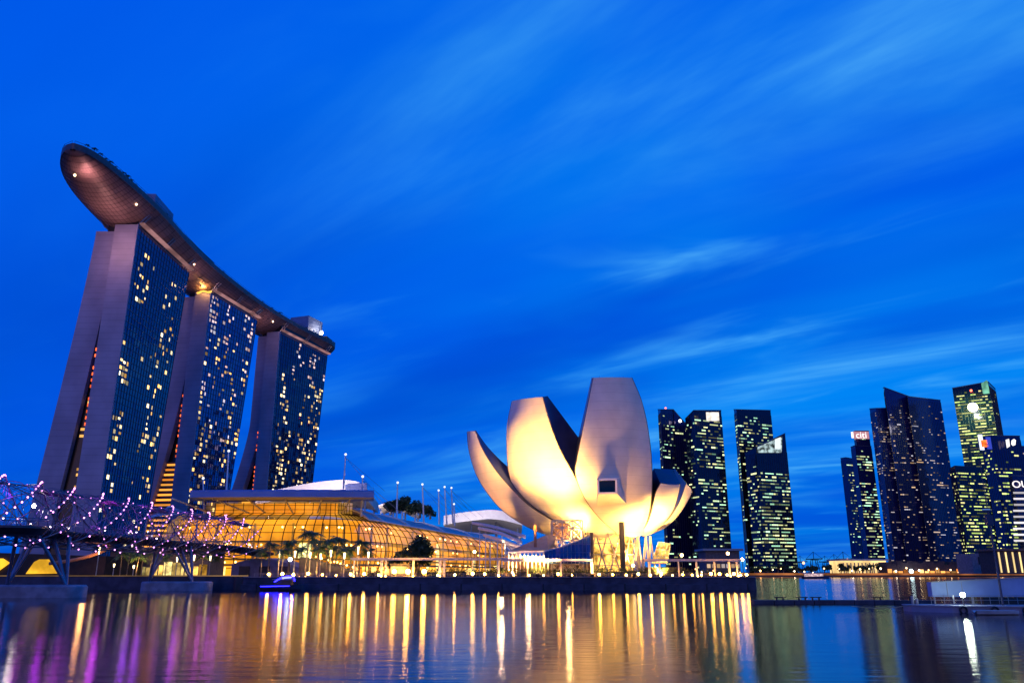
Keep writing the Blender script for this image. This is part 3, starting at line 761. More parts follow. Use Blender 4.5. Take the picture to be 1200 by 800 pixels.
# ================================================================== white lotus-shaped museum
MX = PY(722, 640, 240).x
museum = thing('lotus_museum', 'white lotus-shaped museum of upswept petals lit from below by the water', 'museum', (MX, 240, QZ))
PETAL = pmat('white_petal_skin', (0.72, 0.68, 0.60), 0.5, var=0.07, scale=0.25, stripes=(2.4, 0.035, 0.28))
PSTEEL = pmat('petal_side_steel', (0.10, 0.13, 0.22), 0.30, 1.0, var=0.15, scale=0.15)
SKYL = glass_mat('skylight_glass', (0.006, 0.012, 0.03), 0.05, 1.8, (2.5, 2.5, 2.5), 0.05)
def petal(Lp, Rp, Ys_l, Ys_r, inward, th, bulge, outward, thprof=(0.35, 1.0, 0.1), label=None, fall=1.3):
    n = 30
    Lc = catmull([PY(x, y, yy) for (x, y), yy in zip(Lp, Ys_l)], n)
    Rc = catmull([PY(x, y, yy) for (x, y), yy in zip(Rp, Ys_r)], n)
    inward = Vector(inward).normalized(); outward = Vector(outward).normalized()
    M = 15; rows = []
    for i in range(n):
        t = i / (n - 1); a = (Rc[i] - Lc[i])
        dn = ((Lc[min(i + 1, n - 1)] + Rc[min(i + 1, n - 1)]) - (Lc[max(i - 1, 0)] + Rc[max(i - 1, 0)])).normalized()
        nn = a.cross(dn)
        if nn.length > 1e-6: nn.normalize()
        if nn.dot(outward) < 0: nn = -nn
        bl = bulge * (0.35 + 0.65 * math.sin(math.pi * (0.08 + 0.84 * t))) * min(1.0, a.length / 6.0)
        rows.append([Lc[i] + a * s + nn * (bl * 4 * s * (1 - s)) for s in [j / (M - 1) for j in range(M)]])
    mb = MB(); mb.grid(rows)
    p = recalc_dir(mb.build('petal', PETAL, museum, True), outward)
    if label: p['label'] = label
    def T(t):
        a_, b_, c_ = thprof
        k = a_ + (b_ - a_) * min(1, t / 0.35) if t < 0.35 else b_ + (c_ - b_) * ((t - 0.35) / 0.65) ** fall
        return inward * (th * k)
    Li = [Lc[i] + T(i / (n - 1)) for i in range(n)]; Ri = [Rc[i] + T(i / (n - 1)) for i in range(n)]
    mb = MB()
    mb.grid([[a, a.lerp(b, .5), b] for a, b in zip(Lc, Li)]); mb.grid([[a, a.lerp(b, .5), b] for a, b in zip(Rc, Ri)])
    mb.grid([[a.lerp(b, s / 6) for s in range(7)] for a, b in zip(Li, Ri)])
    mb.build('petal_side', PSTEEL, p)
    mb = MB(); mb.grid([[rows[-1][j], (Li[-1].lerp(Ri[-1], j / (M - 1)))] for j in range(M)])
    mb.build('skylight', SKYL, p)
    mb = MB(); mb.path(Lc, 0.11, 4, cap=False); mb.path(Rc, 0.11, 4, cap=False)
    mb.build('edge_trim', pmat('petal_edge', (0.10, 0.08, 0.08), 0.5), p)
    return p, rows
def recalc_dir(o, outward):
    me = o.data
    s = sum((Vector(f.normal).dot(outward) * f.area) for f in me.polygons)
    if s < 0: me.flip_normals()
    return o
# front petal
pC, rC = petal([(722.5, 624), (704, 608), (686, 585), (674.5, 557), (676.6, 535), (684.5, 495), (695, 442.5)],
           [(757, 624.5), (760.5, 601), (763.8, 577), (763.6, 540), (759, 501), (751.5, 469), (740.5, 442.5)],
           [232, 227, 221, 217, 215, 213, 212], [232, 228, 223, 219, 217, 215, 213], (0.0, 1.0, 0.25), 12, 3.2, (0, -1, -0.1),
           (0.3, 1.0, 0.35))
# tall lit petal left of it
pB, rB = petal([(692, 627), (660, 617), (624, 595.5), (604.3, 577), (596.4, 553.5), (594, 524.5), (594.8, 496), (600, 470)],
           [(723, 624), (713, 614), (697.5, 600), (684.4, 580), (672.5, 556), (655.5, 524.5), (643.7, 493), (636, 465)],
           [236, 234, 232, 230, 228, 227, 226, 226], [233, 230, 226, 222, 219, 217, 215, 214], (0.80, 0.62, 0.30), 15, 2.6, (-.55, -.8, -.2), (0.25, 1.0, 0.12))
# thin left petal, seen from its edge
pA, rA = petal([(690, 632), (650, 628), (622, 619), (592.5, 600.6), (574, 581), (558.4, 556), (549.5, 527), (547.5, 505.5)],
           [(712, 625), (682, 620), (650, 610), (622, 593.5), (603, 576), (582, 552), (566, 527), (557, 504.5)],
           [239, 239, 239, 239, 239, 238, 237, 236], [235, 233, 231, 229, 228, 228, 229, 231], (0.80, 0.45, 0.45), 12, 1.0, (-.75, -.35, -.6), (0.2, 1.0, 0.02), None, 0.62)
# low right petals
pD, rD = petal([(748, 626), (758, 614), (763, 601), (766, 588), (768.5, 577), (774, 566)],
           [(764, 624), (775, 616), (783, 606), (790, 594), (794.5, 580), (797.5, 567)],
           [232, 229, 226, 224, 223, 222], [234, 231, 229, 227, 226, 225], (-0.1, 0.9, 0.75), 7.5, 1.4, (.3, -.8, -.5), (0.4, 0.9, 1.0))
pE, rE = petal([(758, 625), (776, 614), (786, 604.5), (794, 592), (800, 578), (804, 566)],
           [(752, 628), (772, 620.5), (784, 612.5), (795, 602), (804, 590), (811, 576.5)],
           [233, 230, 229, 228.5, 229, 229.5], [238, 238, 238, 238, 238, 238], (-0.55, 0.15, 0.85), 6.0, 0.9, (.7, -.3, -.6), (0.3, 1.0, 0.9))
# petals at the back, low behind the front ones
petal([(735, 622), (752, 612), (765, 600), (776, 588), (782, 578)], [(745, 622), (764, 614), (778, 604), (790, 594), (798, 583)],
      [246, 252, 258, 263, 266], [244, 248, 252, 256, 258], (-0.7, -0.4, 0.6), 6, 0.8, (.6, .6, -.5))
petal([(700, 622), (692, 605), (688, 585), (686, 560), (690, 535)], [(735, 622), (745, 605), (750, 585), (752, 560), (748, 535)],
      [248, 256, 263, 268, 271], [248, 256, 263, 268, 271], (0, -1, 0.3), 8, 2, (0, 1, -.2))
# projecting box window on the front petal
def lerp2(a, b, t): return a + (b - a) * t
mb = MB()
f = [PY(700.5, 561.5, 210), PY(722.5, 561, 210), PY(722.5, 577.5, 210), PY(701, 578, 210)]
g = [PY(699, 560, 219), PY(728, 558, 219), PY(736, 592, 222), PY(699, 594, 222)]
for k in range(4): mb.grid([[f[k], g[k]], [f[(k + 1) % 4], g[(k + 1) % 4]]])
bx = recalc(mb.build('window_box', PETAL, museum))
cen = sum(f, Vector()) / 4
mb = MB(); mb.add([lerp2(p, cen, .10) + Vector((0, 0.25, 0)) for p in f], [(0, 1, 2, 3)]); mb.build('pane', pmat('dark_pane', (0.008, 0.008, 0.01), 0.1), bx)
mb = MB()
for k in range(4): mb.bar(lerp2(f[k], cen, .04), lerp2(f[(k + 1) % 4], cen, .04), 0.4, 0.45)
mb.build('frame', WHITEP, bx)
# bowl underside, ring of diagonal struts, dark column
mb = MB()
mb.lathe((MX, 240, 0), [(0.1, 14.6), (5, 14.7), (9, 15.4), (11, 16.8), (11.5, 18.0)], 40)
mb.build('bowl', PETAL, museum, True)
WARMST = pmat('cream_steel', (0.60, 0.52, 0.42), 0.45)
for k in range(14):
    a = 2 * math.pi * k / 14
    for s in (1, -1):
        b = a + s * 2 * math.pi / 14
        mb = MB(); mb.tube((MX - 1.5 + 8.5 * math.cos(a), 240 + 8.5 * math.sin(a), QZ - 0.2), (MX - 1.5 + 8.0 * math.cos(b), 240 + 8 * math.sin(b), 15.0), 0.22, 6)
        mb.build('diagonal_strut', WARMST, museum)
mb = MB()
for z in (6.0, 9.0, 12.0): mb.path([(MX - 1.5 + 8.4 * math.cos(2 * math.pi * k / 28), 240 + 8.4 * math.sin(2 * math.pi * k / 28), z) for k in range(29)], 0.13, 5)
mb.build('ring_beam', WARMST, museum)
mb = MB(); mb.lathe((MX - 1.5, 240, 0), [(6.4, 2.7), (6.4, 14.4)], 28); mb.build('core_glass', emat('museum_core', (1.0, 0.52, 0.10), 2.0, 0.0, noise=(0.4, 0.15, 1.6)), museum)
q = PY(730, 660, 226)
mb = MB(); mb.tube((q.x, 226, QZ - .1), (q.x, 226, 17.5), 0.72, 14); mb.build('column', DARKM, museum)
for (xa, xb) in ((745, 748), (752, 757), (760, 762)):
    a = PY(xa, 663, 229); b = PY(xb, 628, 231)
    mb = MB(); mb.tube((a.x, 229, QZ - .1), b, 0.34, 8); mb.build('leg', WARMST, museum)
    mb = MB(); mb.tube((a.x + 2.4, 231, QZ - .1), b, 0.22, 8); mb.build('leg', WARMST, museum)
# scaffold-like lattice gallery, tent roof with colonnade, sloping glass lobby
lat = thing('lattice_gallery', 'orange-lit lattice frame tower under the tall lit petal', 'lattice frame', (PY(664, 640, 224).x, 224, QZ))
x0, x1 = PY(646.5, 625, 224).x, PY(682, 625, 224).x
zt = PY(646, 609.5, 221).z
mb = MB()
xsn = [x0 + (x1 - x0) * k / 3 for k in range(4)]; zs = [QZ - .1, 6.2, 9.4, 12.6, 15.6, zt]
for y in (221, 227):
    for x in xsn: mb.tube((x, y, zs[0]), (x, y, zs[-1]), 0.17, 5)
    for z in zs[1:]: mb.tube((x0, y, z), (x1, y, z), 0.14, 5)
    for i in range(3):
        for j in range(5):
            mb.tube((xsn[i], y, zs[j]), (xsn[i + 1], y, zs[j + 1]), 0.12, 4); mb.tube((xsn[i + 1], y, zs[j]), (xsn[i], y, zs[j + 1]), 0.12, 4)
for x in xsn:
    for z in zs[1:]: mb.tube((x, 221, z), (x, 227, z), 0.12, 4)
mb.build('frame', WARMST, lat)
mb = MB(); mb.box(x0 + 0.5, x1 - 3.5, 226.4, 226.7, 12.9, zt - .4); mb.build('panel', pmat('brown_panel', (0.10, 0.05, 0.03), 0.7), lat)
lamp('gallery_lamp', 'POINT', ((x0 + x1) / 2, 223.5, 13), 2600, (1, 0.55, 0.2), lat, size=0.4)
tent = thing('tent_pavilion', 'low tan tent-roofed pavilion on a white colonnade beside the lattice frame', 'pavilion', (PY(620, 655, 216).x, 216, QZ))
E = [PY(596, 645.5, 212), PY(642, 645.5, 212), PY(655, 645, 224), PY(604, 645.5, 226)]
ap = [PY(641, 626, 219), PY(652, 628, 222)]
mb = MB()
mb.add(E + ap, [(0, 1, 4), (1, 2, 5, 4), (2, 3, 5), (3, 0, 4, 5)]); mb.build('roof', pmat('tan_tent_roof', (0.42, 0.30, 0.22), 0.7, var=0.1), tent)
mb = MB()
for k in range(4):
    a, b = E[k], E[(k + 1) % 4]; mb.bar(a - Vector((0, 0, .25)), b - Vector((0, 0, .25)), 0.3, 0.4)
mb.build('eave', WHITEP, tent)
for k in range(11):
    a = E[0].lerp(E[1], k / 10) + Vector((0, 0.4, 0)); mb = MB(); mb.tube((a.x, a.y, QZ - .1), (a.x, a.y, a.z - .4), 0.13, 6); mb.build('post', WHITEP, tent)
    if k < 10:
        b = E[0].lerp(E[1], (k + 1) / 10) + Vector((0, 0.4, 0)); m_ = (a + b) / 2
        mb = MB(); mb.tube((m_.x, m_.y, a.z - 2.2), (a.x, a.y, a.z - .5), 0.08, 4); mb.tube((m_.x, m_.y, a.z - 2.2), (b.x, b.y, b.z - .5), 0.08, 4); mb.build('bracket', WHITEP, tent)
q = PY(622, 640, 215); mb = MB(); mb.bar(PY(627.5, 646, 214), PY(627, 615, 214), 0.7, 0.7); mb.build('chimney_post', pmat('rust_post', (0.25, 0.11, 0.05), 0.7), tent)
lamp('pavilion_lamp', 'POINT', (E[0].lerp(E[1], .5).x, 217, 6.0), 2200, (1, 0.62, 0.28), tent, size=0.5)
lob = thing('glass_lobby', 'blue sloping glass entrance wedge below the white petals', 'glass lobby', (PY(668, 655, 214).x, 214, QZ))
gp = [PY(638, 645.5, 210), PY(660, 640, 210), PY(691.5, 627.5, 210), PY(691.5, 660, 210), PY(638, 660, 210)]
BLG = glass_mat('lobby_glass', (0.01, 0.03, 0.10), 0.06, 2.2, (1.3, 1.3, 2.6), 0.12)
mb = MB(); n = 5
vs = [Vector((p.x, 210, p.z)) for p in gp] + [Vector((p.x, 222, p.z)) for p in gp]
mb.add(vs, [(0, 1, 2, 3, 4), (9, 8, 7, 6, 5)] + [(i, (i + 1) % 5, 5 + (i + 1) % 5, 5 + i) for i in range(5)])
recalc(mb.build('glass', BLG, lob))
mb = MB()
for k in range(13):
    x = gp[0].x + (gp[2].x - gp[0].x) * k / 12
    z = gp[0].z + (gp[1].z - gp[0].z) * (x - gp[0].x) / (gp[1].x - gp[0].x) if x < gp[1].x else gp[1].z + (gp[2].z - gp[1].z) * (x - gp[1].x) / (gp[2].x - gp[1].x)
    mb.tube((x, 209.9, QZ), (x, 209.9, z), 0.06, 4)
for z in (5, 7, 9, 11):
    xa = gp[0].x if z < gp[0].z else (gp[0].x + (gp[2].x - gp[0].x) * max(0, (z - gp[0].z)) / (gp[2].z - gp[0].z) + .6)
    mb.tube((xa, 209.88, z), (gp[2].x, 209.88, z), 0.05, 4)
mb.bar(gp[0] + Vector((0, -.2, 0)), gp[1] + Vector((0, -.2, 0)), 0.3, 0.3); mb.bar(gp[1] + Vector((0, -.2, 0)), gp[2] + Vector((0, -.2, 0)), 0.3, 0.3)
mb.build('glazing_bar', STEEL, lob)
mb = MB(); mb.bar((gp[2].x + .4, 210.4, QZ), (gp[2].x + .4, 210.4, gp[2].z + .8), 0.8, 0.8); mb.build('end_post', DARKM, lob)
gl = thing('glass_pod', 'small leaning amber-lit glass pod right of the museum legs', 'glass pod', (PY(774, 655, 226).x, 226, QZ))
q4 = [PY(763, 660, 225), PY(782, 660, 225), PY(786, 636.5, 222), PY(771.5, 634.5, 222)]
mb = MB(); back4 = [p + Vector((1.5, 8, 0)) for p in q4]
mb.add(q4 + back4, [(0, 1, 2, 3), (4, 7, 6, 5), (0, 4, 5, 1), (1, 5, 6, 2), (2, 6, 7, 3), (3, 7, 4, 0)])
recalc(mb.build('lit_glass', emat('pod_glow', (1.0, 0.62, 0.16), 0.75, 0, noise=(0.5, 0.35, 1.4)), gl))
mb = MB()
for s in (0, .25, .5, .75, 1):
    a = q4[0].lerp(q4[1], s); b = q4[3].lerp(q4[2], s); mb.tube(a + Vector((0, -.08, 0)), b + Vector((0, -.08, 0)), 0.09, 4)
for s in (0, .33, .66, 1):
    a = q4[0].lerp(q4[3], s); b = q4[1].lerp(q4[2], s); mb.tube(a + Vector((0, -.1, 0)), b + Vector((0, -.1, 0)), 0.08, 4)
mb.build('glazing_bar', GREYP, gl)
mb = MB(); a_, b_ = PY(592, 660, 232).x, PY(693, 660, 232).x
mb.box(a_, b_, 232, 236, QZ - .1, 8.6); mb.build('plinth_wall', pmat('plinth_brown', (0.12, 0.075, 0.05), 0.7, var=.3), museum)
a2 = PY(752, 660, 238).x; mb = MB(); mb.box(a2, PY(800, 660, 238).x, 238, 244, QZ - .1, 5.6); mb.build('plinth_wall', MATS['plinth_brown'], museum)
# floodlight fittings on the promenade that light the petals
def flood(px, yy, z, target, watt, lab, ang=70, col=(1.0, 0.50, 0.095), soft=0.8):
    p = PY(px, 660, yy); p.z = z
    t = thing('floodlight', lab, 'floodlight', (p.x, yy, QZ - .02), 'ground floodlights aimed at the petals')
    mb = MB(); mb.box(p.x - .3, p.x + .3, yy - .3, yy + .3, QZ - .02, QZ + .1); mb.tube((p.x, yy, QZ), (p.x, yy, z - .3), 0.08, 6); mb.build('stand', DARKM, t)
    d = (Vector(target) - p).normalized(); sx = d.cross(Vector((0, 0, 1))).normalized(); sz = sx.cross(d)
    mb = MB(); mb.obox(p - d * .3, sx * .45, d * .25, sz * .3); mb.build('lamp_head', DARKM, t)
    lamp('flood_beam', 'SPOT', p + d * 0.1, watt, col, t, target, soft, ang, 0.9)
flood(630, 203, 3.7, PY(632, 572, 228), 470000, 'ground floodlight aimed at the tall petal left of the lobby', 80)
flood(694, 203, 3.7, PY(712, 604, 222), 26000, 'ground floodlight between glass lobby and dark column', 100, (1.0, 0.44, 0.10))
flood(742, 203, 3.7, PY(726, 575, 216), 12000, 'ground floodlight right of the dark column', 100, (1.0, 0.46, 0.14), 3.0)
flood(668, 203.5, 3.7, PY(716, 570, 216), 26000, 'ground floodlight by the hedge of the glass lobby, aimed at the front petal', 66, (1.0, 0.48, 0.17), 2.5)
flood(772, 208, 3.7, PY(782, 592, 226), 620000, 'ground floodlight near the small leaning glass pod', 90)
flood(600, 212, 3.7, PY(592, 585, 230), 120000, 'ground floodlight left of the tan tent pavilion', 110, (1.0, 0.45, 0.12))
flood(650, 202, 3.7, PY(618, 530, 226), 230000, 'second ground floodlight in front of the lattice frame', 62, (1.0, 0.45, 0.10))
flood(687, 224.5, 14.4, PY(650, 598, 232), 40000, 'raised floodlight behind the glass lobby, close under the tall lit petal', 140, (1.0, 0.50, 0.095), 2.0)
lamp('bowl_lamp', 'SPOT', (MX + 3, 230.5, 6.5), 20000, (1.0, 0.52, 0.13), museum, (MX + 2, 231.5, 20), 1.2, 150)

# ================================================================== helix footbridge
bridge = thing('helix_footbridge', 'curving tubular footbridge with spiralling purple lights on slanted legs', 'footbridge', (-82, 175, 0))
BR, BZ = 5.5, 13.9
def axis(y):
    if y > 228: t = (y - 228); return Vector((-80.6 + 0.012 * t * t, y, BZ - 0.0035 * t * t))
    return Vector((-84.0 + 0.022 * (y - 150) + 0.0006 * (y - 165) ** 2 * 0.4, y, BZ))
Y0, Y1 = 96.0, 243.0
BSTEEL = pmat('bridge_steel', (0.20, 0.20, 0.27), 0.35, 0.8, var=0.15)
def helix_pt(y, th, r): p = axis(y); return p + Vector((r * math.cos(th), 0, r * math.sin(th)))
PITCHH = 64.0
bulbs = []
for k in range(6):
    pts = []
    y = Y0
    while y <= Y1:
        th = 2 * math.pi * (y / PITCHH + k / 6); pts.append(helix_pt(y, th, BR)); y += 1.6
    mb = MB(); mb.path(pts, 0.14, 5); mb.build('outer_tube', BSTEEL, bridge, True)
    y = Y0 + 0.4 * k
    while y <= Y1 - 4:
        th = 2 * math.pi * (y / PITCHH + k / 6); s = math.sin(th); c = math.cos(th)
        step = 1.75 if s > -0.35 else 3.6
        if c > -0.10: bulbs.append(helix_pt(y, th, BR + 0.16))
        y += step
for k in range(5):
    pts = []
    y = Y0
    while y <= Y1:
        th = -2 * math.pi * (y / PITCHH + k / 5); pts.append(helix_pt(y, th, BR - 0.9)); y += 1.6
    mb = MB(); mb.path(pts, 0.10, 5); mb.build('inner_tube', BSTEEL, bridge, True)
mb = MB(); y = Y0
while y < Y1 - 3:                                  # light struts and rods tying the two spirals
    for k in range(6):
        th = 2 * math.pi * (y / PITCHH + k / 6)
        mb.tube(helix_pt(y, th, BR), helix_pt(y + 2.7, th + 0.55, BR - 0.9), 0.055, 4)
        mb.tube(helix_pt(y, th, BR), helix_pt(y - 2.7, th + 0.8, BR - 0.9), 0.045, 4)
    y += 1.9
tag(mb.build('tie_rod', BSTEEL, bridge), kind='stuff')
for q in range(26):                                # fine ring hoops inside
    y = Y0 + 3 + q * 6.0
    if y > Y1 - 2: break
    mb = MB(); mb.path([helix_pt(y, 2 * math.pi * j / 20, BR - 0.5) for j in range(21)], 0.055, 4); mb.build('hoop', BSTEEL, bridge)
rows = []
y = Y0
while y <= Y1 + 8:
    p = axis(min(y, 262)); z = p.z - 2.9
    rows.append([Vector((p.x + a, y, z + b)) for a, b in ((-3.3, 0), (-3.3, .35), (3.3, .35), (3.5, 0.1), (3.3, -.25), (1.2, -1.0), (-1.2, -1.0), (-3.3, -.25))]); y += 3
mb = MB(); mb.grid(rows, True); mb.build('walkway', pmat('walkway_dark', (0.035, 0.035, 0.045), 0.6), bridge)
mb = MB()
for sg in (-3.2, 3.2):
    for h in (0.5, 0.9, 1.3):
        mb.path([axis(y) + Vector((sg, 0, -2.55 + h)) for y in range(int(Y0), int(Y1), 4)], 0.04, 4)
    for y in range(int(Y0), int(Y1), 2): mb.tube(axis(y) + Vector((sg, 0, -2.6)), axis(y) + Vector((sg, 0, -1.2)), 0.035, 4)
mb.build('railing', BSTEEL, bridge)
for y in range(int(Y0) + 6, int(Y1), 22):          # shade panels over the walkway
    mb = MB(); mb.grid([[helix_pt(yy, R(62 + 14 * j), BR - 1.0) for j in range(5)] for yy in (y, y + 5, y + 10)])
    mb.build('shade_panel', pmat('perforated_panel', (0.10, 0.11, 0.17), 0.5, 0.6), bridge)
LED = emat('purple_led', (0.80, 0.26, 1.0), 5.0, 0.35, (1.0, 0.34, 0.85))
bulbs.sort(key=lambda p: (p - Vector((0, 0, CAMZ))).length)
bulbs = [p for p in bulbs if p.y > 118]
rest = MB()
for i, p in enumerate(bulbs):
    m1 = MB() if i < 100 else rest
    m1.ball(p, 0.155, 6, 4)
    if i < 100: m1.build('light_bulb', LED, bridge)
for k in range(5):
    y = Y0 + 26 + k
    while y < Y1 - 6:
        th = -2 * math.pi * (y / PITCHH + k / 5)
        if math.cos(th) > -.5: rest.ball(helix_pt(y, th, BR - .72), 0.11, 5, 3)
        y += 4.6
if rest.v: tag(rest.build('string_lights', LED, bridge), kind='stuff')
rnd = random.Random(8)
for k in range(26):                                # small warm and white lamps along the walkway
    y = 120 + rnd.random() * 130; q = axis(y) + Vector((rnd.uniform(-2.8, 3.1), 0, rnd.uniform(-2.1, -0.9)))
    mb = MB(); mb.ball(q, 0.17, 6, 4); mb.build('walkway_lamp', emat('walkway_lamp_glow', (1.0, 0.60, 0.60), 9, 0.7, (0.75, 0.75, 1.0)), bridge)
q = axis(139) + Vector((2.2, 0, 1.2)); mb = MB(); mb.ball(q, 0.34, 8, 5); mb.build('floodlight', emat('bridge_flood', (1.0, 0.86, 0.72), 60, 0), bridge)
rnd = random.Random(19)
for k in range(34):
    y = 104 + 134 * (k + rnd.random()) / 34
    lamp('purple_fill', 'POINT', axis(y) + Vector((rnd.uniform(-2.5, 3), 0, rnd.uniform(.8, 3.8))), 180 * rnd.choice((.25, .5, 1, 1.6)), rnd.choice(((0.50, 0.04, 0.85), (0.62, 0.06, 0.70), (0.32, 0.04, 0.95))), bridge, size=0.5)  # unseen points added for the purple wash and water streaks
for yc, xa, xb in ((145.5, -92.5, -74.3), (206.0 - 7, -88.4, -71.6)):
    mb = MB(); rr = []
    n = 28
    for z, g_ in ((-0.6, 0), (1.75, 0), (2.05, -.3), (2.1, -1.2)):
        rr.append([Vector(((xa + xb) / 2 + ((xb - xa) / 2 - 2.2) * (1 if math.cos(t_) > 0 else -1) + (2.2 + g_) * math.cos(t_), yc + (2.4 + g_) * math.sin(t_), z)) for t_ in [2 * math.pi * (j + .5) / n for j in range(n)]])
    mb.grid(rr, True); k = len(mb.v); mb.v += rr[-1]; mb.f.append(list(range(k, k + n))); mb.m.append(0)
    mb.build('pile_cap', pmat('pile_cap_concrete', (0.20, 0.24, 0.34), 0.7, var=0.25, scale=0.5, bump=0.2), bridge)
    ax = axis(yc)
    for sg in (-1, 1):
        fx = ax.x + sg * 5.2 + 1.0
        for dx, dy in ((-1.9 * sg, -3.4), (0.9 * sg, 3.6), (-2.6 * sg, 2.2)):
            mb = MB(); mb.tube((fx, yc, 1.9), (ax.x + sg * 3.0 + dx * 0.6, yc + dy, BZ - 3.6), 0.26, 8, 0.34)
            mb.build('slanted_leg', BSTEEL, bridge)
# viewing pod on the near side
pc = axis(128) + Vector((7.5, 0, -3.2)); mb = MB()
mb.lathe((pc.x - 1.0, pc.y, pc.z), [(0.1, -1.2), (3.0, -0.9), (4.6, 0), (4.6, 0.35), (0.1, 0.36)], 28); mb.build('viewing_pod', pmat('pod_dark', (0.05, 0.055, 0.09), 0.5), bridge)
mb = MB(); mb.path([(pc.x - 1.0 + 4.5 * math.cos(2 * math.pi * j / 28), pc.y + 4.5 * math.sin(2 * math.pi * j / 28), pc.z + 1.5) for j in range(29)], 0.06, 4); mb.build('pod_rail', BSTEEL, bridge)

# ================================================================== left bank behind the bridge
up = thing('road_underpass', 'dark curved road ramp with a glowing amber opening below it', 'underpass', (-130, 236, QZ))
mb = MB(); mb.prism([(-260, 238, 0), (-117, 238, 0), (-117, 262, 0), (-260, 262, 0)], QZ - .1, [13.0, 8.6, 8.6, 13.0]); mb.build('ramp_wall', pmat('ramp_concrete', (0.03, 0.022, 0.02), 0.8), up)
a = [PY(30, 672, 237.4), PY(40, 658, 237.4), PY(46, 655, 237.4), PY(62, 655, 237.4), PY(69, 671.5, 237.4)]
mb = MB(); mb.add(a, [(0, 1, 2, 3, 4)]); mb.add([PY(-30, 672, 237.4), PY(-30, 654, 237.4), PY(4, 654, 237.4), PY(12, 659, 237.4), PY(-6, 672, 237.4)], [(0, 1, 2, 3, 4)])
mb.build('lit_opening', emat('amber_opening', (1.0, 0.50, 0.03), 1.25, 0.0, noise=(0.15, 0.5, 1.3)), up)
mb = MB(); mb.path(catmull([PY(58, 660, 232), PY(90, 655, 232), PY(115, 648, 232), PY(132, 638, 232), PY(118, 636, 233), PY(92, 633, 234)], 16), 0.5, 6)
mb.build('ramp_edge', pmat('ramp_edge_orange', (0.30, 0.16, 0.09), 0.6), up)
lamp('ramp_lamp', 'POINT', PY(104, 652, 229), 900, (1.0, 0.42, 0.12), up, size=0.6)
# low plaza building with lit bays, behind the palms under the bridge
pl = thing('plaza_building', 'low plaza pavilion with lit bays seen under the footbridge', 'pavilion', (-100, 262, QZ))
xa, xb = PY(128, 660, 262).x, PY(246, 660, 262).x
mb = MB(); mb.box(xa, xb, 262, 275, QZ - .1, 11.0); mb.build('wall', pmat('plaza_wall', (0.20, 0.15, 0.11), 0.7), pl)
mb = MB(); mb.box(xa - 2, xb + 2, 258, 276, 11.001, 11.7); mb.build('roof', GREYP, pl)
rnd = random.Random(4)
for k in range(11):
    x = xa + 2 + (xb - xa - 4) * k / 10; h = 2.2 + 2.0 * rnd.random()
    mb = MB(); mb.box(x - 1.25, x + 1.25, 261.8, 261.95, 3.3, 3.3 + h); mb.build('lit_bay', emat('bay_glow', (1.0, 0.48, 0.06), 1.4, 0.7, (0.95, 0.85, 0.35), noise=(0.5, 0.4, 1.3)), pl)
te = thing('tent_canopy', 'pale blue stretched tent roof behind the far end of the footbridge', 'tent', PY(195, 630, 300))
c = [PY(172, 607, 285), PY(232, 603, 285), PY(226, 601, 312), PY(180, 603, 312)]; apx = PY(198, 592, 298)
mb = MB()
for k in range(4):
    p, q = c[k], c[(k + 1) % 4]
    rows = []
    for i in range(7):
        s = i / 6; e_ = p.lerp(q, s) + Vector((0, 0, 1.2 * 4 * s * (1 - s) * .5))
        rows.append([e_.lerp(apx, t_) - Vector((0, 0, 2.0 * t_ * (1 - t_))) for t_ in (0, .25, .5, .75, .97)])
    mb.grid(rows)
mb.build('tent_roof', pmat('tent_fabric', (0.40, 0.43, 0.50), 0.7), te)
for p in c:
    mb = MB(); mb.tube((p.x, p.y, QZ - .1), p, 0.25, 6); mb.build('post', STEEL, te)
be = thing('bridge_landing', 'low curved landing structure where the footbridge reaches the shore', 'landing', (-66, 250, QZ))
mb = MB(); rows = []
for i in range(12):
    s = i / 11; x = -84 + 26 * s
    rows.append([Vector((x, 248, QZ - .1)), Vector((x, 248, QZ + 5.2 * math.sin(math.pi * (0.25 + 0.75 * s)))), Vector((x, 262, QZ + 5.6 * math.sin(math.pi * (0.25 + .75 * s)))), Vector((x, 262, QZ - .1))])
mb.grid(rows); mb.build('landing_shell', pmat('landing_panels', (0.16, 0.15, 0.22), 0.6), be)
for x in (-80, -74, -68):
    mb = MB(); mb.box(x - 1.6, x + 1.6, 247.75, 247.9, QZ, QZ + 3.0); mb.build('dark_opening', DARKM, be)

# ================================================================== promenade furniture
# row of quay lamps
ql_px = [315, 331, 344, 361, 378, 394, 411, 427, 444, 462, 478, 497, 513, 533, 554, 568, 584, 602, 620, 637, 654, 670, 702, 718, 734, 748, 762, 775, 788, 800, 811, 822, 833, 843, 852, 860, 868, 875]
LAMPM = emat('quay_lamp_glow', (1.0, 0.42, 0.05), 170, 0.55)
proto = thing('quay_lamp', 'x', 'quay lamp', (0, 0, 0), 'row of round lamps along the quay edge')
mb = MB(); mb.tube((0, 0, 0), (0, 0, 0.12), 0.2, 8); mb.tube((0, 0, 0.1), (0, 0, 0.55), 0.07, 6); mb.build('stand', DARKM, proto)
mb = MB(); mb.ball((0, 0, 0.80), 0.30, 8, 5); mb.build('globe', LAMPM, proto)
proto2 = None
for i, px in enumerate(ql_px):
    x = PZ(px, 676, QZ).x * (QY + 0.9) / PZ(px, 676, QZ).y
    loc = (x, QY + 0.6, QZ)
    big = px in (462, 478, 497)
    lab = ('bright wide ' if big else '') + 'globe lamp on the quay edge, %s from the bridge end' % ORDS[i]
    if i == 0: proto.location = loc; proto['label'] = lab
    else:
        o = dup(proto, loc, lab, 0, 1.8 if big else random.uniform(0.65, 1.2))
rl = thing('quay_railing', 'thin steel railing along the quay edge behind the lamps', 'railing', (0, QY + 1.4, QZ))
mb = MB(); x = -64.0
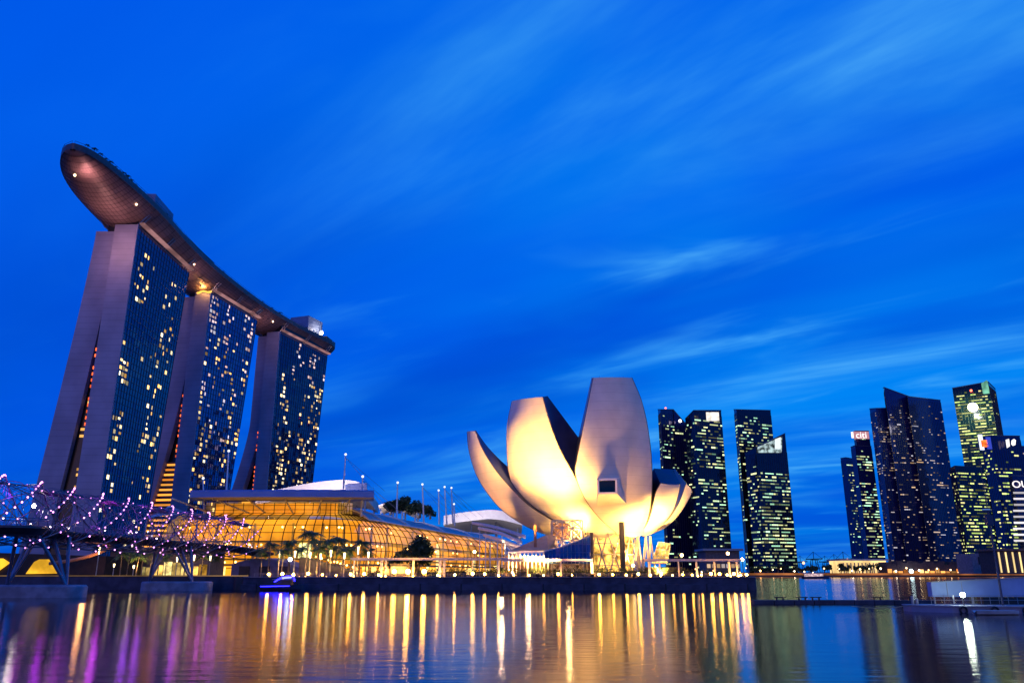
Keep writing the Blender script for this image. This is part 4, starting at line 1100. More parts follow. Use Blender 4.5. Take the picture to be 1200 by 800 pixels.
while x < ex - 1:
    mb.tube((x, QY + 1.4, QZ - .02), (x, QY + 1.4, QZ + 1.1), .035, 5); x += 2.0
for z in (.45, .78, 1.1): mb.tube((-64, QY + 1.4, QZ + z), (ex - 1, QY + 1.4, QZ + z), .03, 5)
mb.build('balustrade_grille', STEEL, rl)
# slim lamp posts with lit heads among the palms
lp_px = [(117, 640), (134, 660), (157, 662), (328, 645), (346, 645), (364, 646), (376, 648), (388, 644), (404, 647), (420, 640), (432, 646), (228, 650), (208, 652), (247, 650)]
proto = thing('lamp_post', 'x', 'lamp post', (0, 0, 0), 'slim lit lamp posts among the palms')
mb = MB(); mb.tube((0, 0, 0), (0, 0, 5.0), 0.11, 6, 0.09); mb.build('post', pmat('cream_post', (0.62, 0.5, 0.34), 0.5), proto)
mb = MB(); mb.tube((0, 0, 4.0), (0, 0, 5.3), 0.14, 8, 0.26); mb.build('lamp_head', emat('post_head', (1.0, 0.74, 0.36), 7, 0.3), proto)
land = ["beneath the near bridge span", "at the left end of the lit wall", "left of the palms under the bridge", "left end of the palm row", "second along the palm row", "by the white glowing ball", "right of the white glowing ball",
        "in the middle of the palm row", "past the middle of the palm row", "tall, near the right end of the palm row", "last before the low canopy", "right of the second pile cap", "above the second pile cap", "beside the landing structure"]
for i, (px, py) in enumerate(lp_px):
    yy = 214 if px > 300 else 226
    p = PY(px, py, yy); sc = max(0.5, (p.z - QZ) / 5.3)
    lab = 'slim lit lamp post ' + land[i]
    if i == 0: proto.location = (p.x, yy, QZ - .05); proto.scale = (1, 1, sc); proto['label'] = lab; index_tree(proto)
    else: o = dup(proto, (p.x, yy, QZ - .05), lab); o.scale = (1, 1, sc)
q = PY(340, 655, 211)
t = thing('globe_light', 'white glowing ball on a pole at the palm row', 'globe light', (q.x, 211, QZ))
mb = MB(); mb.tube((q.x, 211, QZ - .02), q, 0.09, 6); mb.build('pole', DARKM, t)
mb = MB(); mb.ball(q, 0.5, 12, 8); mb.build('globe', emat('white_globe', (0.75, 0.80, 1.0), 16), t)
# stair handrail lights stepping down beside the palms
st_ = thing('stair_flight', 'descending stair with a line of warm step lights behind the palms', 'stairs', PY(385, 668, 222))
a, b = PY(356, 648, 224), PY(414, 664, 218)
mb = MB()
for k in range(12):
    s = k / 11; p = a.lerp(b, s); mb.box(p.x - 0.8, p.x + 0.8, p.y, p.y + 4, QZ - .05, p.z - 1.0)
mb.build('steps', pmat('stair_stone', (0.14, 0.12, 0.11), 0.8), st_)
for k in range(9):
    p = a.lerp(b, k / 8); mb = MB(); mb.ball(p + Vector((0, -.2, 0)), 0.24, 6, 4); mb.build('step_light', emat('step_light_glow', (1.0, 0.62, 0.18), 8, 0.3), st_)

# palms
def make_palm(seed, H):
    rnd = random.Random(seed)
    root = thing('palm_tree', 'x', 'palm', (0, 0, 0), 'palms along the waterfront')
    lean = rnd.uniform(-.5, .5)
    mb = MB(); mb.path([(lean * (t_ ** 2), 0, H * t_) for t_ in (0, .1, .3, .6, 1)], 0.24, 8, 0.14); mb.build('trunk', BARK, root, True)
    mb = MB(); c = Vector((lean, 0, H))
    for k in range(22):
        az = k * 2.39996 + rnd.uniform(-.2, .2); el = rnd.uniform(-0.35, 1.1); L = rnd.uniform(2.5, 3.5)
        d = Vector((math.cos(az), math.sin(az), 0)); sd_ = Vector((-math.sin(az), math.cos(az), 0))
        def P(t_): return c + d * (L * t_ * math.cos(el * (1 - .4 * t_))) + Vector((0, 0, L * (math.sin(el) * t_ - 0.62 * t_ * t_)))
        n = 13
        for j in range(1, n + 1):
            t_ = j / n; p = P(t_); w = 0.95 * math.sin(math.pi * min(1, t_ * .86 + .12)) + .08
            for sg in (-1, 1):
                tip = p + sd_ * sg * w + d * 0.35 - Vector((0, 0, w * rnd.uniform(.45, .95)))
                q0 = P(max(0, t_ - .035)); q1 = P(min(1.02, t_ + .035))
                mb.add([q0, q1, tip], [(0, 1, 2)])
        mb.path([P(t_) for t_ in (0, .3, .6, 1)], 0.035, 3, 0.01, cap=False)
    mb.build('crown', pmat('palm_fronds', (0.07, 0.12, 0.03), 0.5, var=0.4, scale=1.2), root)
    mb = MB(); mb.tube((0.55, -0.7, 0), (0.55, -.62, .25), 0.12, 6, .16); mb.build('uplight', emat('palm_uplight', (1.0, 0.55, 0.16), 10), root)
    index_tree(root)
    return root
palms = [make_palm(21, 8.0), make_palm(22, 8.8), make_palm(23, 7.2)]
palm_px = [(306, 216), (314, 222), (330, 213), (351, 224), (358, 216), (371, 213), (383, 217), (393, 222), (400, 214), (411, 217), (421, 220), (428, 225), (338, 228), (366, 231), (388, 230),
           (141, 240), (149, 246), (160, 239), (166, 247), (176, 241), (185, 248), (194, 240), (216, 243), (236, 238), (254, 232)]
where = ["left end of the lit palm row", "close second at the left end of the palm row", "just left of the white glowing ball", "behind the white glowing ball", "tallest crown in the palm row", "centre of the palm row",
         "over the middle of the stair lights", "behind the stair lights", "right half of the palm row", "above the lowest stair lights", "near the right end of the palm row", "last at the right end of the palm row",
         "set back behind the white ball", "set back behind the tallest crown", "set back behind the stair lights", "leftmost under the bridge", "second under the bridge from the left", "third under the bridge from the left",
         "in the yellow-lit clump under the bridge", "right of the yellow-lit clump under the bridge", "left of the second pile cap", "above the second pile cap", "right of the second pile cap", "near the landing structure", "beside the bridge landing shell"]
rnd = random.Random(31)
used = [0, 0, 0]
for i, (px, yy) in enumerate(palm_px):
    p = PY(px, 668, yy); k = i % 3
    sc = rnd.uniform(0.85, 1.12) * (1.0 if px > 300 else 0.82)
    if px == 358: sc = 1.25
    lab = 'uplit palm tree, ' + where[i]
    if not used[k]: o = palms[k]; o.location = (p.x, yy, QZ - .06); o['label'] = lab; o.scale = (sc,) * 3; used[k] = 1
    else: o = dup(palms[k], (p.x, yy, QZ - .06), lab, rnd.random() * 0.8, sc)
    o.rotation_euler.z = rnd.uniform(-.5, .5)
for px, yy, w in ((312, 211, 700), (345, 212, 700), (365, 212, 900), (392, 212, 900), (418, 213, 900), (150, 235, 900), (166, 236, 2200), (190, 236, 900), (220, 235, 700)):
    p = PY(px, 668, yy); lamp('palm_uplight_beam', 'SPOT', (p.x, yy - 1.2, QZ + .4), w * 4.5, (1, .60, .20), None, (p.x + .3, yy + 3.2, 9), 0.2, 100)

# leafy trees and hedges
def leaf_cloud(rnd, blobs, per, size):
    mb = MB()
    for (cx, cy, cz, r) in blobs:
        for _ in range(int(per * r * r)):
            d = Vector((rnd.gauss(0, 1), rnd.gauss(0, 1), rnd.gauss(0, .8))).normalized() * r * (rnd.random() ** 0.45)
            p = Vector((cx, cy, cz)) + d
            a = Vector((rnd.gauss(0, 1), rnd.gauss(0, 1), rnd.gauss(0, 1))).normalized(); b = a.cross(Vector((rnd.gauss(0, 1), rnd.gauss(0, 1), rnd.gauss(0, 1)))).normalized()
            s = size * rnd.uniform(.6, 1.4)
            mb.add([p - a * s, p + b * s * .6, p + a * s, p - b * s * .6], [(0, 1, 2, 3)])
    return mb
def leafy_tree(name, label, base, H, W, seed, per=60, size=0.35, group=None, blobs=None, nb=9):
    rnd = random.Random(seed); base = Vector(base)
    t = thing(name, label, 'tree', base, group)
    mb = MB(); mb.path([base + Vector((0, 0, -.1)), base + Vector((.1, 0, H * .25)), base + Vector((.2, 0, H * .6))], W * .05 + .08, 7, W * .025 + .04)
    if blobs is None:
        blobs = [(rnd.uniform(-.36, .36) * W, rnd.uniform(-.3, .3) * W, H * rnd.uniform(.45, .88), W * rnd.uniform(.14, .24)) for _ in range(nb)]
    for b in blobs[:6]: mb.tube(base + Vector((.1, 0, H * .3)), base + Vector(b[:3]), W * .018 + .03, 5, .03)
    mb.build('trunk', BARK, t, True)
    leaf_cloud(rnd, [(base.x + b[0], base.y + b[1], base.z + b[2], b[3]) for b in blobs], per, size).build('crown', LEAF, t)
    return t
p = PY(489, 668, 215)
sc = PY(500, 650, 215).x - PY(490, 650, 215).x; sc /= 10            # metres per px there
leafy_tree('broadleaf_tree', 'large dark spreading tree in front of the glowing vault', (p.x, 215, QZ), 12, 14, 5, 75, 0.42,
           blobs=[(dx * sc, 0, dz * sc, r * sc) for dx, dz, r in ((3, 40, 9), (8, 36, 8), (-4, 34, 8), (6, 28, 10), (-8, 24, 9), (-20, 22, 8), (-14, 27, 7), (-28, 18, 6), (0, 20, 9), (10, 20, 8), (-30, 14, 5), (14, 30, 5))])
for i, (px, py, W_, lab) in enumerate(((458, 599, 9, 'small dark roof tree at the left of the roof clump'), (468, 597, 13, 'tallest dark roof tree behind the pointed white mast'), (480, 599, 12, 'dark roof tree in the middle of the roof clump'),
                                       (492, 602, 12, 'dark roof tree beside the white lamp mast'), (504, 604, 10, 'low dark roof tree at the right end of the roof clump'))):
    b = PY(px, py + 4, 400); leafy_tree('roof_tree', lab, b, PY(px, py - (9 if i == 1 else 6), 400).z - b.z + 2, W_, 40 + i, 26, 0.6, 'trees on the mall roof')
def hedge(px0, px1, yy, h, label, seed):
    rnd = random.Random(seed); a, b = PY(px0, 668, yy), PY(px1, 668, yy)
    t = thing('hedge', label, 'hedge', ((a.x + b.x) / 2, yy, QZ), 'clipped hedges along the promenade')
    L = b.x - a.x
    blobs = []
    k = max(3, int(L / 1.3))
    for i in range(k):
        blobs.append((a.x + L * (i + .5) / k, yy + rnd.uniform(-.3, .3), QZ + h * rnd.uniform(.38, .62), h * rnd.uniform(.45, .62)))
    leaf_cloud(rnd, blobs, 90, 0.17).build('hedge_leaves', LEAF, t)
    mb = MB(); mb.box(a.x + .3, b.x - .3, yy - .3, yy + .3, QZ - .03, QZ + h * .55); mb.build('hedge_core', pmat('hedge_twigs', (0.015, 0.02, 0.010), .9), t)
for i, (a, b, h, lab) in enumerate(((428, 447, 2.2, 'short dark hedge at the left end of the low canopy'), (488, 514, 2.4, 'dark hedge right of the lit kiosk'), (521, 548, 2.6, 'rounded dark hedge below the vault end'),
                                    (553, 584, 2.6, 'dark hedge left of the orange-lit shrubs'), (604, 640, 2.4, 'dark hedge below the tan tent pavilion'), (644, 655, 2.2, 'short hedge left of the glass lobby foot'),
                                    (660, 690, 2.5, 'dark hedge in front of the glass lobby'), (697, 757, 2.6, 'longest dark hedge in front of the museum legs'), (764, 812, 2.4, 'dark hedge below the small glass pod'), (816, 866, 2.0, 'dark hedge at the right tip of the promenade'))):
    hedge(a, b, 210 + (i % 2), h, lab, 60 + i)
p = PY(593, 668, 210); leafy_tree('shrub', 'orange-lit rounded shrubs between canopy posts', (p.x, 210, QZ), 2.9, 4.2, 77, 70, 0.2)
lamp('shrub_uplight', 'SPOT', (p.x, 207.2, QZ + .3), 1500, (1, .42, .10), None, (p.x, 210, QZ + 2), .2, 120)
# low flat walkway canopies with lit posts
def canopy(px0, px1, py, yy, posts, label):
    a, b = PY(px0, py, yy), PY(px1, py, yy)
    t = thing('walkway_canopy', label, 'canopy', ((a.x + b.x) / 2, yy, QZ), 'flat walkway canopies on the promenade')
    z = (a.z + b.z) / 2
    mb = MB(); mb.box(a.x, b.x, yy - 1.6, yy + 2.4, z, z + 0.38); mb.build('roof', pmat('canopy_mauve', (0.42, 0.38, 0.40), 0.6, var=.08), t)
    mb = MB(); mb.box(a.x + .4, b.x - .4, yy - 1.2, yy - 1.0, z - .22, z - .001); mb.box(a.x + .4, b.x - .4, yy + 1.4, yy + 1.6, z - .22, z - .001); mb.build('beam', STEEL, t)
    for px, w, lit in posts:
        x = PY(px, 660, yy).x
        mb = MB(); mb.box(x - w, x + w, yy - 1.2, yy - 1.2 + 2 * w, QZ - .02, z - .23); mb.build('post', pmat('canopy_post', (0.62, 0.56, 0.46), 0.5), t)
        if lit:
            mb = MB(); mb.ball((x + .1, yy - 1.5, QZ + .35), 0.2, 6, 4); mb.build('post_uplight', emat('post_uplight_glow', (1.0, 0.48, 0.09), 40), t)
            lamp('post_beam', 'SPOT', (x, yy - 2.1, QZ + .3), 200 * (1 + w), (1, .68, .32), t, (x, yy - 1.0, z), .15, 80)
    return t, z
canopy(412, 596, 655.0, 209, [(416, .15, 1), (448, .30, 1), (453, .22, 1), (485, .25, 1), (516, .35, 1), (521, .3, 0), (554, .12, 0), (584.5, .25, 1)], 'long flat mauve canopy over the walkway before the vault')
canopy(588, 694, 656.5, 207.5, [(618, .15, 0), (657, .18, 0), (693, .28, 1)], 'flat walkway canopy crossing in front of the glass lobby')
canopy(754, 868, 656.5, 208.5, [(760, .25, 1), (772, .15, 1), (794, .15, 0), (815, .22, 1), (836, .18, 0), (853, .25, 1), (862, .2, 1)], 'flat walkway canopy right of the museum, to the promenade tip')
ki = thing('lit_kiosk', 'small yellow-lit kiosk under the long mauve canopy', 'kiosk', (PY(466, 668, 212).x, 212, QZ))
a, b = PY(457, 668, 212), PY(480, 668, 212)
mb = MB(); mb.box(a.x, b.x, 212, 215, QZ - .02, QZ + 3.2); mb.build('wall', pmat('kiosk_wall', (0.3, 0.25, .2), .6), ki)
mb = MB(); mb.box(a.x + .25, b.x - .8, 211.85, 211.97, QZ + .9, QZ + 2.7); mb.build('window', emat('kiosk_glow', (1.0, .66, .16), 2.2, 0, noise=(.7, .5, 1.3)), ki)
mb = MB(); mb.box(a.x - .3, b.x + .3, 211.3, 215.3, QZ + 3.201, QZ + 3.4); mb.build('roof', GREYP, ki)
# small orange street lamps on the right tip
for i, (px, py, lab) in enumerate(((799, 651, 'tall sodium lamp over the right walkway canopy'), (853, 649, 'sodium lamp near the promenade tip'), (870, 656, 'small lamp at the very tip of the promenade'), (742, 663, 'small lamp left of the museum legs'), (556, 647, 'amber lamp at the right end of the glowing vault'))):
    p = PY(px, py, 224)
    t = thing('street_lamp', lab, 'street lamp', (p.x, 224, QZ), 'sodium lamps on the promenade')
    mb = MB(); mb.tube((p.x, 224, QZ - .06), p, .09, 6); mb.build('post', DARKM, t)
    mb = MB(); mb.ball(p + Vector((0, 0, .2)), .42, 8, 5); mb.build('lamp_head', emat('sodium_glow', (1.0, .55, .18), 26), t)
# people strolling: too small to show more than a standing figure
# launch moored by the quay with blue neon
bo = thing('river_launch', 'small dark launch with blue neon trim moored at the quay', 'boat', (PY(331, 688, 196).x, 196, 0))
bx_ = ORG[bo].x
mb = MB(); rows = []
for i in range(13):
    s = i / 12; x = -5 + 10 * s; w = 1.5 * (1 - max(0, (s - .55) / .45) ** 2) if s > .55 else 1.5 * (0.8 + .2 * min(1, s * 4))
    sheer = 1.0 + 0.5 * s * s
    rows.append([Vector((bx_ + x, 196 + a * max(w, .05), z)) for a, z in ((-1, sheer), (-.85, .35), (-.4, -.2), (.4, -.2), (.85, .35), (1, sheer))])
mb.grid(rows); mb.grid([[r[0], r[-1]] for r in rows]); mb.add(rows[0], [(0, 1, 2, 3, 4, 5)]); mb.build('hull', pmat('launch_hull', (0.02, 0.025, .06), .35), bo)
mb = MB(); mb.prism([(bx_ - 1.5, 195, 0), (bx_ + 2.2, 195, 0), (bx_ + 2.2, 197, 0), (bx_ - 1.5, 197, 0)], 1.1, 2.5); mb.build('cabin', DARKM, bo)
mb = MB(); mb.box(bx_ - 2.2, bx_ + 2.8, 194.7, 197.3, 2.501, 2.65); mb.build('cabin_roof', pmat('launch_roof', (.2, .22, .4), .5), bo)
mb = MB(); mb.path(catmull([(bx_ - 1.6, 194.6, 2.0), (bx_ + .4, 194.5, 3.1), (bx_ + 2.6, 194.5, 3.2), (bx_ + 3.2, 194.5, 2.2)], 14), .11, 5); mb.path([(bx_ - 4.8, 194.55, 1.0), (bx_ + 2, 194.4, 1.1)], .05, 4)
mb.build('neon_trim', emat('blue_neon', (.012, .010, 1.0), 22), bo)
mb = MB(); mb.path(catmull([(bx_ + .2, 194.45, 2.9), (bx_ + 2.4, 194.4, 3.0)], 5), .09, 5); mb.build('white_trim', emat('white_neon', (.45, .5, 1.0), 3), bo)

# ================================================================== city towers across the bay
def tower_glass(name, col, ior): return glass_mat(name, col, 0.12, ior, (3.0, 3.0, 4.0), 0.05)
NAVY = tower_glass('navy_tower_glass', (0.005, 0.008, 0.045), 1.6)
TEAL = tower_glass('teal_tower_glass', (0.004, 0.012, 0.018), 1.5)
BLUEG = tower_glass('blue_tower_glass', (0.008, 0.014, 0.09), 1.65)
def city_tower(label, blocks, seed, wmat, dens, fh=4.0, bw=3.2, wall=NAVY, face2=0.6, name='office_tower', cat='tower', band=None, group='towers across the bay'):
    """blocks: each three visible corners L, C, R as (px, py_top, distance); fourth corner completes the plan"""
    rnd = random.Random(seed)
    c0 = PY(blocks[0][1][0], blocks[0][1][1], blocks[0][1][2])
    t = thing(name, label, cat, (c0.x, c0.y, QZ), group)
    wins = []
    for bi, blk in enumerate(blocks):
        Lp, Cp, Rp = [PY(*q) for q in blk[:3]]
        z0 = blk[3] if len(blk) > 3 else QZ - .1
        Bp = Lp + Rp - Cp
        mb = MB(); mb.prism([Lp, Cp, Rp, Bp], z0, [Lp.z, Cp.z, Rp.z, Bp.z]); recalc(mb.build('tower_body', wall, t))
        mb = MB(); tops = [Lp, Cp, Rp, Bp]
        for k in range(4): mb.bar(tops[k] + Vector((0, 0, .4)), tops[(k + 1) % 4] + Vector((0, 0, .4)), .8, 1.0)
        mb.build('parapet', pmat('tower_parapet', (.06, .07, .12), .6), t)
        for fi, (a, b) in enumerate(((Lp, Cp), (Cp, Rp))):
            d = Vector((b.x - a.x, b.y - a.y, 0)); L = d.length
            if L < 3: continue
            d.normalize(); nn = Vector((d.y, -d.x, 0))
            nb = max(1, int(L / bw)); w = L / nb; zt = min(a.z, b.z) - 3
            nf = int((zt - z0 - 6) / fh)
            fins = MB()
            for i in range(nb + 1):
                q = Vector((a.x, a.y, 0)) + d * (L * i / nb) + nn * .1
                fins.obox(q + Vector((0, 0, (z0 + 4 + zt) / 2)), d * .14, nn * .14, Vector((0, 0, (zt - z0 - 4) / 2)))
            fins.build('fin', pmat('tower_fin', (.02, .025, .05), .5), t)
            for f_ in range(nf):
                pf = dens(bi, fi, f_ / max(1, nf), rnd)
                i = 0
                while i < nb:
                    if rnd.random() < pf * 0.8:
                        j = i + 1
                        while j < nb and rnd.random() < 0.15 + pf * .45 and j - i < 4: j += 1
                        z = z0 + 5 + f_ * fh
                        mid = Vector((a.x, a.y, 0)) + d * (w * (i + j) / 2) + nn * .18 + Vector((0, 0, z + fh * .45))
                        wins.append((mid, d * (w * (j - i) / 2 - .3), nn * .06, Vector((0, 0, fh * rnd.uniform(.13, .24)))))
                        i = j
                    else: i += 1
    wins.sort(key=lambda q: -q[1].length * q[3].z)
    rest = MB()
    for i, q in enumerate(wins):
        m1 = MB() if i < 70 else rest
        m1.obox(*q)
        if i < 70: m1.build('window', wmat, t)
    if rest.v: tag(rest.build('lit_windows', wmat, t), kind='stuff')
    return t
def wob(s):
    def f(bi, fi, h, rnd):
        base = s[min(bi, len(s) - 1)]
        return base * (0.35 + 1.3 * abs(math.sin(h * 23 + bi * 2)) ** 1.5) * (1.0 if fi else .8)
    return f
t = city_tower('dark tower left of the notch, beside the right petals', [((771, 480, 1010), (774, 480, 990), (789, 480, 1005)), ((789, 480, 1006), (789.5, 481, 1004), (805, 499, 1012))], 1, OFFICEW, wob([.22, .13]))
mb = MB(); mb.ball(PY(780, 478, 1000), 1.1, 6, 4); mb.build('beacon', emat('red_beacon', (1, .12, .06), 6), t)
mb = MB(); mb.ball(PY(797, 493, 1000), 2.0, 6, 4); mb.build('roof_lamp', emat('white_roof_lamp', (1, .98, .85), 5), t)
t = city_tower('tower with a glowing white panel at its top right corner', [((803, 491, 975), (813, 481, 955), (845, 481, 975))], 2, OFFICEW, lambda bi, fi, h, r: (.55 * (0.25 + abs(math.sin(h * 21)) ** 1.2) if fi else .16) if h < .93 else .5, wall=TEAL)
def panel(t, name, px0, py0, px1, py1, d, mat, thick=1.0):
    a, b = PY(px0, py1, d), PY(px1, py0, d)
    mb = MB(); mb.box(a.x, b.x, d - thick, d, a.z, b.z); return mb.build(name, mat, t)
panel(t, 'sign_panel', 828, 483, 842, 493, 950, emat('white_sign_glow', (1, .90, .80), 1.3, noise=(.15, .6, 1.2)))
def plot_office(bi, fi, h, r): return (.62 if fi else .35) * (.35 + .9 * abs(math.sin(h * 17 + 1)) ** 1.1)
t = city_tower('tall slab tower standing behind the lit-crowned tower', [((860, 480, 1010), (863, 480, 995), (903, 481, 1020))], 3, OFFICEW, lambda bi, fi, h, r: (.5 if .55 < h < .95 else .2), wall=TEAL)
t = city_tower('front tower with a slanted lit glass crown', [((873, 531, 980), (886, 524, 955), (920, 508, 975))], 4, OFFICEW, lambda bi, fi, h, r: (.75 if fi else .45) if h < .82 else .08, wall=TEAL)
a = [PY(886, 529, 953.5), PY(905, 529.5, 953), PY(916.5, 529.5, 963), PY(917, 511, 968), PY(887.5, 526, 953)]
mb = MB(); aa = [PY(887, 530, 952.5), PY(916, 530, 970), PY(916.5, 511, 970), PY(888, 523.5, 952.5)]
mb.add(aa + [p + Vector((.3, 1, 0)) for p in aa], [(0, 1, 2, 3), (7, 6, 5, 4), (0, 4, 5, 1), (1, 5, 6, 2), (2, 6, 7, 3), (3, 7, 4, 0)])
mb.build('lit_crown', emat('crown_glow', (.45, .60, .62), .75, 0, noise=(.22, .05, 1.8)), t)
aa = [PY(908, 526, 964), PY(914.5, 526, 968), PY(914.5, 512, 968), PY(908, 514.5, 964)]
mb = MB(); mb.add(aa + [p + Vector((.2, -.5, 0)) for p in aa], [(0, 1, 2, 3), (7, 6, 5, 4), (0, 4, 5, 1), (1, 5, 6, 2), (2, 6, 7, 3), (3, 7, 4, 0)]); mb.build('sign_panel', emat('crown_sign', (.85, .95, 1), 1.1), t)
pod = thing('podium_building', 'low wide flat-roofed building at the foot of the notched towers', 'low building', PY(845, 660, 760))
a, b = PY(824, 650, 780), PY(863, 650, 780)
mb = MB(); mb.box(a.x, b.x, 770, 800, QZ - .1, PY(840, 645, 770).z); mb.build('wall', pmat('podium_wall', (.10, .09, .10), .7), pod)
mb = MB(); mb.box(a.x - 3, b.x + 3, 766, 803, PY(840, 645, 770).z + .01, PY(840, 642.5, 770).z); mb.build('roof', GREYP, pod)
for k in range(7):
    x = a.x + (b.x - a.x) * (k + .5) / 7; mb = MB(); mb.box(x - 1.6, x + 1.6, 769.7, 769.9, 8, 11.5); mb.build('window', DIMW, pod)
# right-hand cluster
t = city_tower('slim dark tower with a dotted roof edge, leftmost of the right cluster', [((985, 537, 1300), (991, 536, 1285), (1003, 538, 1295))], 5, OFFICEW, lambda bi, fi, h, r: .3 if fi else .05, wall=BLUEG)
t = city_tower('slim tower with a small glowing sign box on top', [((997, 524, 1200), (1002, 522, 1185), (1021, 523, 1195)), ((1000, 506, 1203), (1002, 505, 1193), (1018, 505, 1198), 150)], 6, OFFICEW, lambda bi, fi, h, r: (.6 if (.80 < h < .95 or h < .70) else .05) if fi and bi == 0 else .05, wall=BLUEG)
def text(t, name, s, px, py, d, h_px, mat, ext=.3, sx=1.0):
    cu = bpy.data.curves.new(name, 'FONT'); cu.body = s; cu.size = 1; cu.extrude = 0.02; cu.align_x = 'CENTER'; cu.align_y = 'CENTER'
    o = bpy.data.objects.new(name, cu); COL.objects.link(o)
    dg = bpy.context.evaluated_depsgraph_get(); me = bpy.data.meshes.new_from_object(o.evaluated_get(dg))
    bpy.data.objects.remove(o); bpy.data.curves.remove(cu)
    k = (PY(px, py, d).z - PY(px, py + h_px, d).z)
    p = PY(px, py, d)
    mb = MB(); mb.add([(p.x + v_.co.x * k * 1.35 * sx, p.y - v_.co.z * 10, p.z + v_.co.y * k * 1.35) for v_ in me.vertices], [tuple(f.vertices) for f in me.polygons])
    return mb.build(name, mat, t)
panel(t, 'sign_frame', 1001, 505.5, 1017.5, 514, 1184, emat('pink_sign_frame', (1.0, .45, .55), .55))
text(t, 'lettering', 'citi', 1009.3, 509.8, 1182, 8.0, emat('white_lettering', (1, .92, .9), 1.5))
panel(t, 'side_sign', 998, 506, 999.5, 513, 1190, MATS['white_lettering'])
t = city_tower('broad dark residential tower with a raked spire top', [((1019, 479, 1150), (1026, 478.5, 1128), (1048, 478, 1135)), ((1035, 455, 1150), (1036, 454, 1124), (1072, 467, 1132)), ((1062, 466, 1140), (1063.5, 464.5, 1118), (1102, 469, 1140))], 7, DIMW,
               lambda bi, fi, h, r: (.15 + (.40 if abs(h - .62) < .012 else 0)) if h < .93 else .03, fh=3.4, bw=3.0, wall=BLUEG)
t = city_tower('tall green-lit tower with a dazzling white floodlight near the top', [((1116, 455, 1065), (1158, 447.5, 1040), (1166.5, 456, 1078))], 8, GREENW, lambda bi, fi, h, r: (.72 * (.4 + .8 * abs(math.sin(h * 19)))) if not fi else .04, wall=TEAL)
mb = MB(); mb.ball(PY(1140, 477, 1047), 6.0, 12, 8); mb.build('floodlight', emat('dazzling_flood', (.86, 1.0, .55), 14), t)
mb = MB(); mb.ball(PY(1138, 457.5, 1044), 1.6, 8, 5); mb.build('beacon', emat('red_beacon', (1, .12, .06), 6), t)
a = PY(1150, 462, 1036); mb = MB(); mb.prism([PY(1150, 450, 1040), PY(1157, 449, 1036), PY(1165, 458, 1070), PY(1158, 458, 1074)], PY(1157, 460, 1036).z, [PY(1150, 449, 1040).z, PY(1157, 447, 1036).z + 2, PY(1165, 455, 1070).z, PY(1158, 455, 1074).z]); recalc(mb.build('lit_crown', emat('green_crown', (.25, .72, .50), .75, noise=(.1, .4, 1.4)), t))
lamp('tower_flood', 'SPOT', PY(1139, 478, 1026), 250000, (.75, 1.0, .35), t, PY(1140, 500, 1060), 3, 150)
t = city_tower('lower tower with rows of greenish windows between two tall ones', [((1113, 549, 1010), (1119, 546, 990), (1153, 548, 1005))], 9, GREENW, lambda bi, fi, h, r: .62 if fi else .2, wall=TEAL)
t = city_tower('dark tower with a white two-leaf emblem at its top right', [((1149, 512, 935), (1160, 510.5, 915), (1195, 511, 925))], 10, GREENW, lambda bi, fi, h, r: (.5 if h < .80 else .05) if fi else .25, wall=NAVY)
for x0_, x1_, pts_ in ((0, 0, [(1179, 515), (1182.5, 514), (1183.5, 522.5), (1180.5, 524.5)]), (0, 0, [(1186, 515.5), (1188.5, 514), (1190.5, 515.5), (1190, 521), (1187.5, 522), (1185.5, 520)])):
    aa = [PY(x, y, 913) for x, y in pts_]; n = len(aa)
    mb = MB(); mb.add(aa + [p + Vector((0, 1, 0)) for p in aa], [tuple(range(n)), tuple(range(n, 2 * n))[::-1]] + [(i, (i + 1) % n, n + (i + 1) % n, n + i) for i in range(n)]); mb.build('emblem', emat('emblem_white', (1, .97, .92), 1.4), t)
panel(t, 'edge_sign', 1148.6, 509, 1150.3, 527, 912, emat('edge_sign_glow', (.75, .80, 1), 1.6)); panel(t, 'red_screen', 1150.6, 515.5, 1156.5, 523.5, 911, emat('red_screen_glow', (1, .16, .03), 1.8, noise=(.2, .4, 1.6)))
panel(t, 'blue_screen', 1157, 512, 1160, 526, 911, emat('blue_screen_glow', (.06, .10, .8), .7))
t = city_tower('plain blue tower just inside the right edge of the view', [((1194, 524, 1010), (1197, 523, 990), (1232, 523, 1000))], 12, DIMW, lambda bi, fi, h, r: .10, wall=BLUEG)
t = city_tower('banded tower with bright white stripes and a lettered sign', [((1182, 560, 880), (1186, 557.5, 862), (1232, 558, 872))], 11, DIMW, lambda bi, fi, h, r: .04, wall=NAVY)
text(t, 'lettering', 'OUE', 1199, 567.5, 858, 8.5, MATS['white_lettering'], sx=1.15)
for k in range(9):
    y = 576 + k * 7; panel(t, 'white_band', 1187.5 + (k % 3) * .4, y, 1230, y + 2.2, 859.5, emat('white_band_glow', (.95, .90, .95), 1.0, .5), .6)
lo = thing('gallery_block', 'pale square building with a dark recessed front below the green-lit tower', 'low building', PY(1154, 664, 720))
a, b = PY(1140, 663, 720), PY(1168, 648, 720)
mb = MB(); mb.box(a.x, b.x, 720, 745, QZ - .1, b.z); mb.build('wall', pmat('pale_block_wall', (.20, .18, .22), .7), lo)
mb = MB(); mb.box(PY(1147, 660, 720).x, b.x - 1.5, 719.3, 719.9, PY(1150, 661, 720).z, PY(1150, 652, 720).z); mb.build('dark_opening', DARKM, lo)
ho = thing('waterfront_hotel', 'low waterfront hotel with bright vertical lit fins at the right edge', 'hotel', PY(1190, 672, 640))
a, b = PY(1172, 672, 640), PY(1236, 645, 640)
mb = MB(); mb.box(a.x, b.x, 640, 665, QZ - .1, b.z); mb.build('wall', pmat('hotel_wall_dark', (.07, .05, .05), .7), ho)
